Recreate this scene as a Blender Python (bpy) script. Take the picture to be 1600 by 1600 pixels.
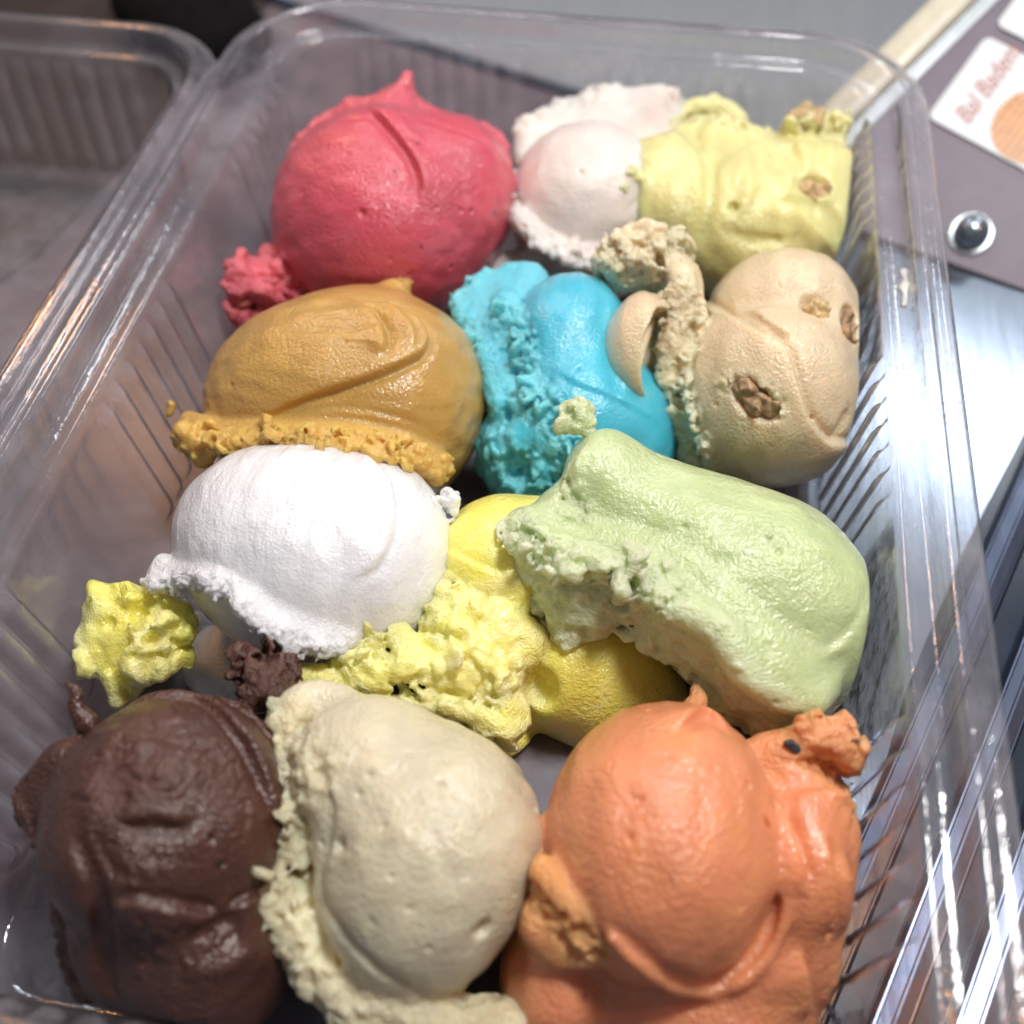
import bpy, bmesh, math, random
import numpy as np
from mathutils import Matrix, Vector

SC = bpy.context.scene
for o in list(bpy.data.objects):
    bpy.data.objects.remove(o)
COL = SC.collection
CM = 0.01                       # everything below is laid out in centimetres, built in metres

# ------------------------------------------------------------------ camera, light, exposure
CAM_LOC = np.array([3.01, -15.11, 20.39])
CAM_ROT = [math.radians(a) for a in (36.06, 0.70, 9.31)]
FPX = 1600.0                    # focal length in pixels of the 1600 px wide photograph
cam_d = bpy.data.cameras.new('camera')
cam_d.sensor_width = 36.0
cam_d.lens = 36.0 * FPX / 1600.0
cam_d.clip_start = 0.01
cam_d.clip_end = 20.0
cam_d.dof.use_dof = True
cam_d.dof.focus_distance = 0.205
cam_d.dof.aperture_fstop = 8.0
cam = bpy.data.objects.new('camera', cam_d)
cam.location = CAM_LOC * CM
cam.rotation_euler = CAM_ROT
COL.objects.link(cam)
SC.camera = cam

W = bpy.data.worlds.new('World')
SC.world = W
W.use_nodes = True
bg = W.node_tree.nodes['Background']
bg.inputs[0].default_value = (0.74, 0.77, 0.86, 1)
bg.inputs[1].default_value = 0.155


def lamp(name, loc, target, sx, sy, power, col):
    d = bpy.data.lights.new(name, 'AREA')
    d.shape = 'RECTANGLE'
    d.size, d.size_y = sx * CM, sy * CM
    d.energy = power
    d.color = col
    o = bpy.data.objects.new(name, d)
    o.location = Vector(loc) * CM
    o.rotation_euler = (Vector(target) - Vector(loc)).to_track_quat('-Z', 'Y').to_euler()
    COL.objects.link(o)
    return o


lamp('case_lamp', (12, 3, 45), (1, -1, 2), 7, 8, 1.85, (1.0, 0.985, 0.97))
lamp('strip_lamp_right', (30, 43, 42), (6, 2, 2), 18, 7, 0.5, (0.90, 0.95, 1.0))
lamp('strip_lamp_left', (-20, 36, 52), (0, 0, 2), 30, 4, 0.8, (0.86, 0.92, 1.0))
lamp('warm_bulb', (-31, 27, 36), (-8, 0, 4), 5, 5, 0.5, (1.0, 0.45, 0.16))
lamp('warm_bulb_right', (30, -4, 40), (9, -8, 4), 4, 4, 0.25, (1.0, 0.45, 0.16))

SC.view_settings.view_transform = 'Standard'
SC.view_settings.look = 'None'
SC.view_settings.exposure = 0.12
SC.view_settings.gamma = 1.0
SC.cycles.use_denoising = True
SC.cycles.use_adaptive_sampling = True
SC.cycles.adaptive_threshold = 0.03
SC.cycles.max_bounces = 9
SC.cycles.transparent_max_bounces = 32
SC.cycles.transmission_bounces = 10
SC.cycles.caustics_reflective = False
SC.cycles.caustics_refractive = False
SC.cycles.sample_clamp_indirect = 4.0

# ------------------------------------------------------------------ tracing from picture to place


def _rot(e):
    return np.array(Matrix.Rotation(e[2], 3, 'Z') @ Matrix.Rotation(e[1], 3, 'Y') @ Matrix.Rotation(e[0], 3, 'X'))


CR = _rot(CAM_ROT)


def ray(px, py):
    d = CR @ np.array([(px - 800) / FPX, -(py - 800) / FPX, -1.0])
    return d                      # camera depth 1 per unit


def at(px, py, z):
    d = ray(px, py)
    return CAM_LOC + d * ((z - CAM_LOC[2]) / d[2])


def dp(px, py, depth):
    return CAM_LOC + ray(px, py) * depth


def depth_of(p):
    return -((np.asarray(p) - CAM_LOC) @ CR)[2]


def on_plane(px, py, p0, n):
    d = ray(px, py)
    return CAM_LOC + d * (((np.asarray(p0) - CAM_LOC) @ n) / (d @ n))


# ------------------------------------------------------------------ materials
def new_mat(name):
    m = bpy.data.materials.new(name)
    m.use_nodes = True
    nt = m.node_tree
    b = nt.nodes['Principled BSDF']
    return m, nt, b


def nd(nt, t, **kw):
    n = nt.nodes.new(t)
    for k, v in kw.items():
        if k in n.inputs.keys():
            n.inputs[k].default_value = v
        else:
            setattr(n, k, v)
    return n


def ramp(nt, fac, stops):
    r = nt.nodes.new('ShaderNodeValToRGB')
    el = r.color_ramp.elements
    while len(el) < len(stops):
        el.new(0.5)
    for e, (p, c) in zip(el, stops):
        e.position = p
        e.color = (*c, 1) if len(c) == 3 else c
    nt.links.new(fac, r.inputs[0])
    return r.outputs[0]


def mix(nt, fac, a, b, mode='MIX'):
    m = nt.nodes.new('ShaderNodeMix')
    m.data_type = 'RGBA'
    m.blend_type = mode
    for sock, v in ((m.inputs[0], fac), (m.inputs[6], a), (m.inputs[7], b)):
        if hasattr(v, 'is_output'):
            nt.links.new(v, sock)
        elif isinstance(v, (int, float)):
            sock.default_value = v
        else:
            sock.default_value = (*v, 1) if len(v) == 3 else v
    return m.outputs[2]


def gelato(name, col, torn, spots=None, rough=0.33, bump=0.4, grain=1.0, sss=0.55, sssr=(1, .6, .4), stretch=(1, 1, 1),
           blotch=None, spec=0.45, spot_thr=0.74, spot_scale=330, coat=0.8, drag=0.25):
    """col: body colour, torn: colour of the frothy torn edges, spots: colour of specks"""
    m, nt, b = new_mat(name)
    L = nt.links
    tc = nd(nt, 'ShaderNodeTexCoord')
    mp = nd(nt, 'ShaderNodeMapping')
    mp.inputs['Scale'].default_value = stretch
    L.new(tc.outputs['Object'], mp.inputs[0])
    at_ = nd(nt, 'ShaderNodeAttribute', attribute_name='torn')
    n1 = nd(nt, 'ShaderNodeTexNoise', Scale=70.0, Detail=4.0, Roughness=0.6)
    L.new(tc.outputs['Object'], n1.inputs['Vector'])
    v1 = nd(nt, 'ShaderNodeMapRange')
    v1.inputs[1].default_value, v1.inputs[2].default_value = 0.3, 0.7
    v1.inputs[3].default_value, v1.inputs[4].default_value = 0.88, 1.08
    L.new(n1.outputs[0], v1.inputs[0])
    ns = nd(nt, 'ShaderNodeTexNoise', Scale=90.0, Detail=5.0, Roughness=0.62, Distortion=0.8)
    L.new(mp.outputs[0], ns.inputs['Vector'])
    fs = nd(nt, 'ShaderNodeMapRange')
    fs.inputs[1].default_value, fs.inputs[2].default_value = 0.50, 0.78
    fs.inputs[3].default_value, fs.inputs[4].default_value = 0.0, 0.55
    L.new(ns.outputs[0], fs.inputs[0])
    fm = nd(nt, 'ShaderNodeMath', operation='MAXIMUM')
    L.new(fs.outputs[0], fm.inputs[0])
    L.new(at_.outputs['Fac'], fm.inputs[1])
    c = mix(nt, fm.outputs[0], col, torn)
    nf = nd(nt, 'ShaderNodeTexNoise', Scale=28.0, Detail=6.0, Roughness=0.7, Distortion=1.2)
    L.new(mp.outputs[0], nf.inputs['Vector'])
    ff = nd(nt, 'ShaderNodeMapRange')            # frosty paler patches
    ff.inputs[1].default_value, ff.inputs[2].default_value = 0.48, 0.72
    ff.inputs[3].default_value, ff.inputs[4].default_value = 0.0, 0.22
    L.new(nf.outputs[0], ff.inputs[0])
    c = mix(nt, ff.outputs[0], c, tuple(min(.9, x * .8 + .22 * max(col)) for x in col))
    if blotch:
        n2 = nd(nt, 'ShaderNodeTexNoise', Scale=42.0, Detail=3.0)
        L.new(tc.outputs['Object'], n2.inputs['Vector'])
        f = nd(nt, 'ShaderNodeMapRange')
        f.inputs[1].default_value, f.inputs[2].default_value = 0.52, 0.72
        L.new(n2.outputs[0], f.inputs[0])
        c = mix(nt, f.outputs[0], c, blotch)
    hs = nd(nt, 'ShaderNodeHueSaturation')
    L.new(c, hs.inputs['Color'])
    L.new(v1.outputs[0], hs.inputs['Value'])
    c = hs.outputs[0]
    if spots:
        vo = nd(nt, 'ShaderNodeTexNoise', Scale=float(spot_scale), Detail=1.5)
        L.new(tc.outputs['Object'], vo.inputs['Vector'])
        f = nd(nt, 'ShaderNodeMapRange')
        f.inputs[1].default_value, f.inputs[2].default_value = spot_thr, spot_thr + 0.05
        L.new(vo.outputs[0], f.inputs[0])
        c = mix(nt, f.outputs[0], c, spots)
    L.new(c, b.inputs['Base Color'])
    b.inputs['Roughness'].default_value = rough
    rr = nd(nt, 'ShaderNodeMapRange')
    rr.inputs[3].default_value, rr.inputs[4].default_value = rough, min(1, rough + 0.22)
    L.new(at_.outputs['Fac'], rr.inputs[0])
    L.new(rr.outputs[0], b.inputs['Roughness'])
    b.inputs['Specular IOR Level'].default_value = spec
    b.inputs['Subsurface Weight'].default_value = sss
    b.inputs['Subsurface Radius'].default_value = sssr
    b.inputs['Subsurface Scale'].default_value = 0.0065
    b.inputs['Coat Weight'].default_value = coat
    b.inputs['Coat Roughness'].default_value = 0.16
    b.inputs['Coat IOR'].default_value = 1.4
    # orange-peel skin + fine ice grain
    f1 = nd(nt, 'ShaderNodeTexNoise', Scale=1350.0 / grain, Detail=2.0, Roughness=0.5)
    L.new(mp.outputs[0], f1.inputs['Vector'])
    f2 = nd(nt, 'ShaderNodeTexNoise', Scale=1900.0, Detail=2.0)
    L.new(tc.outputs['Object'], f2.inputs['Vector'])
    f3 = nd(nt, 'ShaderNodeTexNoise', Scale=190.0 / grain, Detail=2.0, Roughness=0.5)
    L.new(mp.outputs[0], f3.inputs['Vector'])
    ad = nd(nt, 'ShaderNodeMath', operation='MULTIPLY_ADD')
    L.new(f2.outputs[0], ad.inputs[0])
    ad.inputs[1].default_value = 0.55
    L.new(f1.outputs[0], ad.inputs[2])
    ad2 = nd(nt, 'ShaderNodeMath', operation='MULTIPLY_ADD')
    L.new(f3.outputs[0], ad2.inputs[0])
    ad2.inputs[1].default_value = drag
    L.new(ad.outputs[0], ad2.inputs[2])
    f4 = nd(nt, 'ShaderNodeTexNoise', Scale=850.0, Detail=4.0, Roughness=0.65)
    L.new(tc.outputs['Object'], f4.inputs['Vector'])
    ft = nd(nt, 'ShaderNodeMath', operation='MULTIPLY')
    L.new(f4.outputs[0], ft.inputs[0])
    L.new(at_.outputs['Fac'], ft.inputs[1])
    ad3 = nd(nt, 'ShaderNodeMath', operation='MULTIPLY_ADD')
    L.new(ft.outputs[0], ad3.inputs[0])
    ad3.inputs[1].default_value = 3.0
    L.new(ad2.outputs[0], ad3.inputs[2])
    bp = nd(nt, 'ShaderNodeBump', Strength=min(1.0, bump * 2.2), Distance=0.00055)
    L.new(ad3.outputs[0], bp.inputs['Height'])
    npz = nd(nt, 'ShaderNodeTexNoise', Scale=48.0, Detail=3.0, Roughness=0.6, Distortion=0.6)
    L.new(tc.outputs['Object'], npz.inputs['Vector'])
    pm = nd(nt, 'ShaderNodeMapRange')
    pm.inputs[1].default_value, pm.inputs[2].default_value = 0.36, 0.62
    pm.inputs[3].default_value, pm.inputs[4].default_value = min(1.0, bump * 2.2) * 0.45, min(1.0, bump * 2.6)
    L.new(npz.outputs[0], pm.inputs[0])
    L.new(pm.outputs[0], bp.inputs['Strength'])
    pr = nd(nt, 'ShaderNodeMapRange')            # wetter where smooth, drier where icy
    pr.inputs[1].default_value, pr.inputs[2].default_value = 0.36, 0.62
    pr.inputs[3].default_value, pr.inputs[4].default_value = 0.08, 0.20
    L.new(npz.outputs[0], pr.inputs[0])
    L.new(pr.outputs[0], b.inputs['Coat Roughness'])
    L.new(bp.outputs[0], b.inputs['Normal'])
    L.new(bp.outputs[0], b.inputs['Coat Normal'])
    return m


def plain(name, col, rough=0.5, metal=0.0, bump=0.0, scale=300.0, var=0.12, spec=0.5, stretch=(1, 1, 1)):
    m, nt, b = new_mat(name)
    L = nt.links
    tc = nd(nt, 'ShaderNodeTexCoord')
    mp = nd(nt, 'ShaderNodeMapping')
    mp.inputs['Scale'].default_value = stretch
    L.new(tc.outputs['Object'], mp.inputs[0])
    n = nd(nt, 'ShaderNodeTexNoise', Scale=float(scale), Detail=4.0, Roughness=0.6)
    L.new(mp.outputs[0], n.inputs['Vector'])
    lo = tuple(max(0, x * (1 - var)) for x in col)
    hi = tuple(min(1, x * (1 + var)) for x in col)
    L.new(ramp(nt, n.outputs[0], [(0.3, lo), (0.7, hi)]), b.inputs['Base Color'])
    b.inputs['Roughness'].default_value = rough
    b.inputs['Metallic'].default_value = metal
    b.inputs['Specular IOR Level'].default_value = spec
    if bump:
        bp = nd(nt, 'ShaderNodeBump', Strength=bump, Distance=0.0007)
        L.new(n.outputs[0], bp.inputs['Height'])
        L.new(bp.outputs[0], b.inputs['Normal'])
    return m


def clear_plastic(name):
    """thin clear sheet: what is not mirrored passes straight through, with a slight milky haze"""
    m, nt, b = new_mat(name)
    L = nt.links
    nt.nodes.remove(b)
    out = nt.nodes['Material Output']
    tc = nd(nt, 'ShaderNodeTexCoord')
    n = nd(nt, 'ShaderNodeTexNoise', Scale=160.0, Detail=4.0, Roughness=0.6)
    L.new(tc.outputs['Object'], n.inputs['Vector'])
    bp = nd(nt, 'ShaderNodeBump', Strength=0.35, Distance=0.0007)
    L.new(n.outputs[0], bp.inputs['Height'])
    fr = nd(nt, 'ShaderNodeFresnel', IOR=1.52)
    L.new(bp.outputs[0], fr.inputs['Normal'])
    ge = nd(nt, 'ShaderNodeNewGeometry')      # inner face: only the steep rays are thrown back
    io = nd(nt, 'ShaderNodeMapRange')
    io.inputs[3].default_value, io.inputs[4].default_value = 1.6, 1.065
    L.new(ge.outputs['Backfacing'], io.inputs[0])
    L.new(io.outputs[0], fr.inputs['IOR'])
    gl = nd(nt, 'ShaderNodeBsdfGlossy', Roughness=0.10)
    gl.inputs['Color'].default_value = (1, 1, 1, 1)
    L.new(bp.outputs[0], gl.inputs['Normal'])
    tr = nd(nt, 'ShaderNodeBsdfTransparent')
    tr.inputs['Color'].default_value = (0.98, 0.98, 0.99, 1)
    n2 = nd(nt, 'ShaderNodeTexNoise', Scale=45.0, Detail=5.0, Roughness=0.65)
    L.new(tc.outputs['Object'], n2.inputs['Vector'])
    hz = nd(nt, 'ShaderNodeMapRange')
    hz.inputs[1].default_value, hz.inputs[2].default_value = 0.45, 0.8
    hz.inputs[3].default_value, hz.inputs[4].default_value = 0.085, 0.32
    L.new(n2.outputs[0], hz.inputs[0])
    df1 = nd(nt, 'ShaderNodeBsdfTranslucent')
    df1.inputs['Color'].default_value = (0.78, 0.77, 0.84, 1)
    df2 = nd(nt, 'ShaderNodeBsdfDiffuse')
    df2.inputs['Color'].default_value = (0.78, 0.77, 0.84, 1)
    df = nd(nt, 'ShaderNodeMixShader')
    df.inputs[0].default_value = 0.5
    L.new(df1.outputs[0], df.inputs[1])
    L.new(df2.outputs[0], df.inputs[2])
    m0 = nd(nt, 'ShaderNodeMixShader')
    L.new(hz.outputs[0], m0.inputs[0])
    L.new(tr.outputs[0], m0.inputs[1])
    L.new(df.outputs[0], m0.inputs[2])
    m1 = nd(nt, 'ShaderNodeMixShader')
    L.new(fr.outputs[0], m1.inputs[0])
    L.new(m0.outputs[0], m1.inputs[1])
    L.new(gl.outputs[0], m1.inputs[2])
    L.new(m1.outputs[0], out.inputs['Surface'])
    return m


# ------------------------------------------------------------------ object helpers
def tag(o, label=None, cat=None, group=None, kind=None):
    for k, v in (('label', label), ('category', cat), ('group', group), ('kind', kind)):
        if v:
            o[k] = v
    return o


def empty(name, loc):
    o = bpy.data.objects.new(name, None)
    o.location = Vector(loc) * CM
    o.empty_display_size = 0.01
    COL.objects.link(o)
    return o


def mesh_obj(name, verts, faces, mat, origin=(0, 0, 0), parent=None, smooth=True):
    """verts in centimetres, world coordinates; origin becomes the object's location"""
    me = bpy.data.meshes.new(name)
    v = (np.asarray(verts, float) - np.asarray(origin, float)) * CM
    me.from_pydata(v.tolist(), [], [list(map(int, f)) for f in faces])
    me.materials.append(mat)
    if smooth:
        me.polygons.foreach_set('use_smooth', [True] * len(me.polygons))
    me.update()
    o = bpy.data.objects.new(name, me)
    o.location = Vector(origin) * CM
    COL.objects.link(o)
    if parent is not None:
        o.parent = parent
        o.location = Vector(origin) * CM - parent.location
    return o


def bm_obj(name, bm, mat, origin=(0, 0, 0), parent=None, smooth=False):
    for v in bm.verts:
        v.co = (v.co - Vector(origin)) * CM
    me = bpy.data.meshes.new(name)
    bm.to_mesh(me)
    bm.free()
    me.materials.append(mat)
    if smooth:
        me.polygons.foreach_set('use_smooth', [True] * len(me.polygons))
    o = bpy.data.objects.new(name, me)
    o.location = Vector(origin) * CM
    COL.objects.link(o)
    if parent is not None:
        o.parent = parent
        o.location = Vector(origin) * CM - parent.location
    return o


def prism(poly, z0, z1, bevel=0.0):
    """bmesh of a polygon (world xy) extruded from z0 to z1"""
    bm = bmesh.new()
    f = bm.faces.new([bm.verts.new((p[0], p[1], z1)) for p in poly])
    if f.normal.z < 0 or f.calc_area() == 0:
        f.normal_update()
    f.normal_update()
    if f.normal.z < 0:
        f.normal_flip()
    r = bmesh.ops.extrude_face_region(bm, geom=[f])
    for v in [g for g in r['geom'] if isinstance(g, bmesh.types.BMVert)]:
        v.co.z = z0
    bmesh.ops.recalc_face_normals(bm, faces=bm.faces)
    if bevel:
        bmesh.ops.bevel(bm, geom=list(bm.edges), offset=bevel, segments=2, affect='EDGES')
    return bm


# ------------------------------------------------------------------ sculpting volumes
H = 0.042                        # voxel size, cm


def catmull(P, n=8):
    P = np.asarray(P, float)
    if len(P) < 3:
        return np.array([P[0] + (P[-1] - P[0]) * t for t in np.linspace(0, 1, n)])
    Q = np.vstack([2 * P[0] - P[1], P, 2 * P[-1] - P[-2]])
    out = []
    for i in range(1, len(Q) - 2):
        p0, p1, p2, p3 = Q[i - 1:i + 3]
        for t in np.linspace(0, 1, n, endpoint=False):
            out.append(0.5 * (2 * p1 + (p2 - p0) * t + (2 * p0 - 5 * p1 + 4 * p2 - p3) * t * t + (3 * p1 - p0 - 3 * p2 + p3) * t ** 3))
    out.append(P[-1])
    return np.array(out)


def smin(a, b, k):
    if k <= 0:
        return np.minimum(a, b)
    h = np.clip(0.5 + 0.5 * (b - a) / k, 0, 1)
    return b + (a - b) * h - k * h * (1 - h)


class Sculpt:
    def __init__(self, lo, hi, h=None, seed=1):
        self.h = h = h or H
        self.lo = np.array(lo, float)
        self.n = np.ceil((np.array(hi) - self.lo) / h).astype(int) + 1
        self.ax = [(self.lo[i] + h * np.arange(self.n[i])).astype(np.float32) for i in range(3)]
        self.d = np.full(tuple(self.n), 9.0, np.float32)
        self.M = np.zeros(tuple(self.n), np.float32)
        self.rng = np.random.default_rng(seed)

    # --- fields
    def noise(self, cell, seed=0, aniso=(1, 1, 1), sl=None):
        """smooth band-limited noise on the grid (cubic B-spline of a random lattice), unit spread"""
        rng = np.random.default_rng(int(seed * 7919 + cell * 1000) % (2 ** 31))
        dims = [int((self.n[i] - 1) * self.h / (cell * aniso[i])) + 5 for i in range(3)]
        A = rng.standard_normal(dims, dtype=np.float32)
        for i in range(3):
            x = self.ax[i] if sl is None else self.ax[i][sl[i]]
            u = (x - self.ax[i][0]) / (cell * aniso[i])
            k = np.floor(u).astype(int)
            t = (u - k).astype(np.float32)
            sh = [1, 1, 1]
            sh[i] = -1
            ws = ((1 - t) ** 3 / 6, (3 * t ** 3 - 6 * t ** 2 + 4) / 6, (-3 * t ** 3 + 3 * t ** 2 + 3 * t + 1) / 6, t ** 3 / 6)
            A = sum(w.reshape(sh) * A.take(k + j, axis=i) for j, w in enumerate(ws))
        return A / np.float32(0.332)

    def box(self, lo, hi):
        a = np.clip(np.floor((np.asarray(lo) - self.lo) / self.h).astype(int), 0, self.n - 1)
        b = np.clip(np.ceil((np.asarray(hi) - self.lo) / self.h).astype(int) + 1, 1, self.n)
        b = np.maximum(b, a + 1)
        sl = tuple(slice(a[i], b[i]) for i in range(3))
        X = self.ax[0][sl[0]][:, None, None]
        Y = self.ax[1][sl[1]][None, :, None]
        Z = self.ax[2][sl[2]][None, None, :]
        return sl, X, Y, Z

    def _ell(self, X, Y, Z, c, r, rot):
        q = [X - c[0], Y - c[1], Z - c[2]]
        if rot is not None:
            Rm = np.array(Matrix.Rotation(math.radians(rot[2]), 3, 'Z') @ Matrix.Rotation(math.radians(rot[1]), 3, 'Y') @ Matrix.Rotation(math.radians(rot[0]), 3, 'X')).T
            q = [Rm[i, 0] * q[0] + Rm[i, 1] * q[1] + Rm[i, 2] * q[2] for i in range(3)]
        k0 = np.sqrt((q[0] / r[0]) ** 2 + (q[1] / r[1]) ** 2 + (q[2] / r[2]) ** 2)
        k1 = np.sqrt((q[0] / r[0] ** 2) ** 2 + (q[1] / r[1] ** 2) ** 2 + (q[2] / r[2] ** 2) ** 2) + 1e-6
        return k0 * (k0 - 1) / k1

    def ball(self, c, r, rot=None, k=0.0, whole=False, torn=0.0):
        r = (r, r, r) if np.isscalar(r) else r
        c = np.asarray(c, float)
        m = max(r) + 2.5 * k + 3 * self.h
        if whole:
            sl, X, Y, Z = self.box(self.lo, self.lo + self.n * self.h)
        else:
            sl, X, Y, Z = self.box(c - m, c + m)
        e = self._ell(X, Y, Z, c, r, rot).astype(np.float32)
        self.d[sl] = smin(self.d[sl], e, k)
        if torn:
            self.M[sl] = np.maximum(self.M[sl], torn * np.clip(1 - e / 0.12, 0, 1))

    def chip(self, c, r, rot, k=0.02, torn=0.0):
        """an angular broken bit: a box with its corners knocked off"""
        c = np.asarray(c, float)
        m = max(r) * 1.8 + 2 * k + 2 * self.h
        sl, X, Y, Z = self.box(c - m, c + m)
        q = [X - c[0], Y - c[1], Z - c[2]]
        Rm = np.array(Matrix.Rotation(math.radians(rot[2]), 3, 'Z') @ Matrix.Rotation(math.radians(rot[1]), 3, 'Y') @ Matrix.Rotation(math.radians(rot[0]), 3, 'X')).T
        q = [np.abs(Rm[i, 0] * q[0] + Rm[i, 1] * q[1] + Rm[i, 2] * q[2]) for i in range(3)]
        e = np.maximum(np.maximum(q[0] - r[0], q[1] - r[1]), q[2] - r[2])
        e = np.maximum(e, (q[0] + q[1] + q[2]) * 0.577 - sum(r) * 0.40).astype(np.float32)
        self.d[sl] = smin(self.d[sl], e, k)
        if torn:
            self.M[sl] = np.maximum(self.M[sl], torn * np.clip(1 - e / 0.12, 0, 1))

    def carve(self, c, r, rot=None, k=0.1):
        r = (r, r, r) if np.isscalar(r) else r
        c = np.asarray(c, float)
        m = max(r) + 2 * k + 2 * self.h
        sl, X, Y, Z = self.box(c - m, c + m)
        e = self._ell(X, Y, Z, c, r, rot).astype(np.float32)
        self.d[sl] = -smin(-self.d[sl], e, k)

    def line(self, P, margin, N=None):
        P = np.asarray(P, float)
        sl, X, Y, Z = self.box(P.min(0) - margin, P.max(0) + margin)
        shape = (X.shape[0], Y.shape[1], Z.shape[2])
        best = np.full(shape, 1e9, np.float32)
        T = np.zeros(shape, np.float32)
        S = np.zeros(shape, np.float32) if N is not None else None
        nseg = len(P) - 1
        for i in range(nseg):
            a, b = P[i], P[i + 1]
            ab = b - a
            L2 = ab @ ab + 1e-9
            lo, hi = np.minimum(a, b) - margin, np.maximum(a, b) + margin
            s2, x, y, z = self.box(lo, hi)
            loc = tuple(slice(s2[j].start - sl[j].start, s2[j].stop - sl[j].start) for j in range(3))
            qx, qy, qz = x - a[0], y - a[1], z - a[2]
            t = np.clip((qx * ab[0] + qy * ab[1] + qz * ab[2]) / L2, 0, 1)
            dx, dy, dz = qx - t * ab[0], qy - t * ab[1], qz - t * ab[2]
            dd = np.sqrt(dx * dx + dy * dy + dz * dz).astype(np.float32)
            bl = best[loc]
            w = dd < bl
            bl[w] = dd[w]
            T[loc][w] = ((i + t) / nseg)[w]
            if N is not None:
                sv = np.cross(ab, N[i])
                sv = sv / (np.linalg.norm(sv) + 1e-9)
                s = (dx * sv[0] + dy * sv[1] + dz * sv[2])
                S[loc][w] = s[w]
        return sl, best, T, S

    # --- edits
    def tube(self, P, r, k=0.1, torn=0.0, smooth=True, n=6):
        P = catmull(P, n) if smooth else np.asarray(P, float)
        r = np.atleast_1d(np.asarray(r, float))
        m = r.max() + 2 * k + 3 * self.h
        sl, D, T, _ = self.line(P, m)
        rr = np.interp(T, np.linspace(0, 1, len(r)), r).astype(np.float32)
        e = np.where(D > 1e8, 9.0, D - rr).astype(np.float32)
        self.d[sl] = smin(self.d[sl], e, k)
        if torn:
            self.M[sl] = np.maximum(self.M[sl], torn * np.clip(1 - e / 0.15, 0, 1))

    def sheet(self, A, B, th, n=5, k=0.06, torn=0.0):
        n = int(n * 1.7)
        k = k * 1.3
        """a flap between the rooted line A and the free edge B, th = thickness or (root, edge)"""
        A, B = catmull(A, 5), catmull(B, 5)
        m = min(len(A), len(B))
        A = A[np.linspace(0, len(A) - 1, m).round().astype(int)]
        B = B[np.linspace(0, len(B) - 1, m).round().astype(int)]
        t0, t1 = (th, th) if np.isscalar(th) else th
        for u in np.linspace(0, 1, n):
            self.tube(A * (1 - u) + B * u, t0 * (1 - u) + t1 * u, k=k, torn=torn, smooth=False)

    def wave(self, P, width, depth, taper=True):
        """depth > 0 carves a rounded groove, < 0 raises a ridge"""
        P = catmull(P, 6)
        sl, D, T, _ = self.line(P, width * 2.6)
        f = np.exp(-(D / width) ** 2)
        if taper:
            f = f * np.sqrt(np.clip(np.sin(np.pi * np.clip(T, 0.02, 0.98)), 0, 1))
        self.d[sl] += (depth * f).astype(np.float32)

    def fold(self, P, N, h, w, side=1, edge=0.04, taper=(1, 1)):
        """one side of the line laps over the other by h and dies away over w"""
        P2 = catmull(P, 6)
        N2 = catmull(N, 6)
        N2 /= np.linalg.norm(N2, axis=1)[:, None] + 1e-9
        sl, D, T, S = self.line(P2, w * 2.2 + 0.2, N2)
        s = S * side
        f = np.clip(0.5 + 0.5 * s / edge, 0, 1) * np.exp(-np.clip(s, 0, 9) / w) * np.exp(-np.clip(D - np.abs(s), 0, 9) / 0.5)
        g = -0.35 * np.exp(-((s + edge * 1.5) / (edge * 2.0)) ** 2) * np.exp(-np.clip(D - np.abs(s), 0, 9) / 0.5)
        tp = np.interp(T, [0, 0.25, 0.75, 1], [taper[0] * 0.0 + (1 - taper[0]), 1, 1, 1 - taper[1]])
        ok = D < 1e8
        self.d[sl] -= np.where(ok, h * (f + g) * tp, 0).astype(np.float32)

    def rough(self, P, rad, amp, cell=0.16, seed=3, torn=1.0, pores=0.0):
        P = catmull(P, 5) if len(P) > 1 else np.array([P[0], P[0] + 1e-3])
        sl, D, T, _ = self.line(P, rad * 2.0)
        mk = np.exp(-np.minimum(D / rad, 3) ** 4).astype(np.float32)
        amp = amp * 1.1
        cell = cell * 0.75
        n1 = self.noise(cell * 1.3, seed, sl=sl)
        n2 = self.noise(cell * 0.8, seed + 1, sl=sl)
        n3 = self.noise(cell * 0.45, seed + 3, sl=sl)
        n = 0.4 * n1 + 0.4 * n2 + 0.5 * n3 + 0.75 * self.noise(cell * 3.4, seed + 2, sl=sl)
        self.d[sl] += mk * amp * n
        if pores:
            p = np.clip(self.noise(cell * 0.75, seed + 5, sl=sl) - 0.75, 0, 3)
            self.d[sl] += mk * pores * 0.35 * p
        self.M[sl] = np.maximum(self.M[sl], torn * mk)

    def crumbs(self, P, spread, n, r0, r1, k=0.05, torn=1.0):
        P = catmull(P, 5) if len(P) > 1 else np.array([P[0], P[0]])
        for _ in range(int(n * 1.8)):
            u = self.rng.uniform(0, len(P) - 1)
            i = min(int(u), len(P) - 2)
            c = P[i] + (P[i + 1] - P[i]) * (u - i) + self.rng.normal(0, spread, 3)
            r = 0.76 * self.rng.uniform(r0, r1) * np.array([1.3, 1.0, self.rng.uniform(0.22, 0.6)])
            r = np.maximum(r, 0.05)
            self.chip(c, tuple(r), self.rng.uniform(0, 180, 3), k=k, torn=torn)

    def skin(self, amp, cell, seed=1, aniso=(1, 1, 1)):
        self.d += amp * self.noise(cell, seed, aniso)

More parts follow.
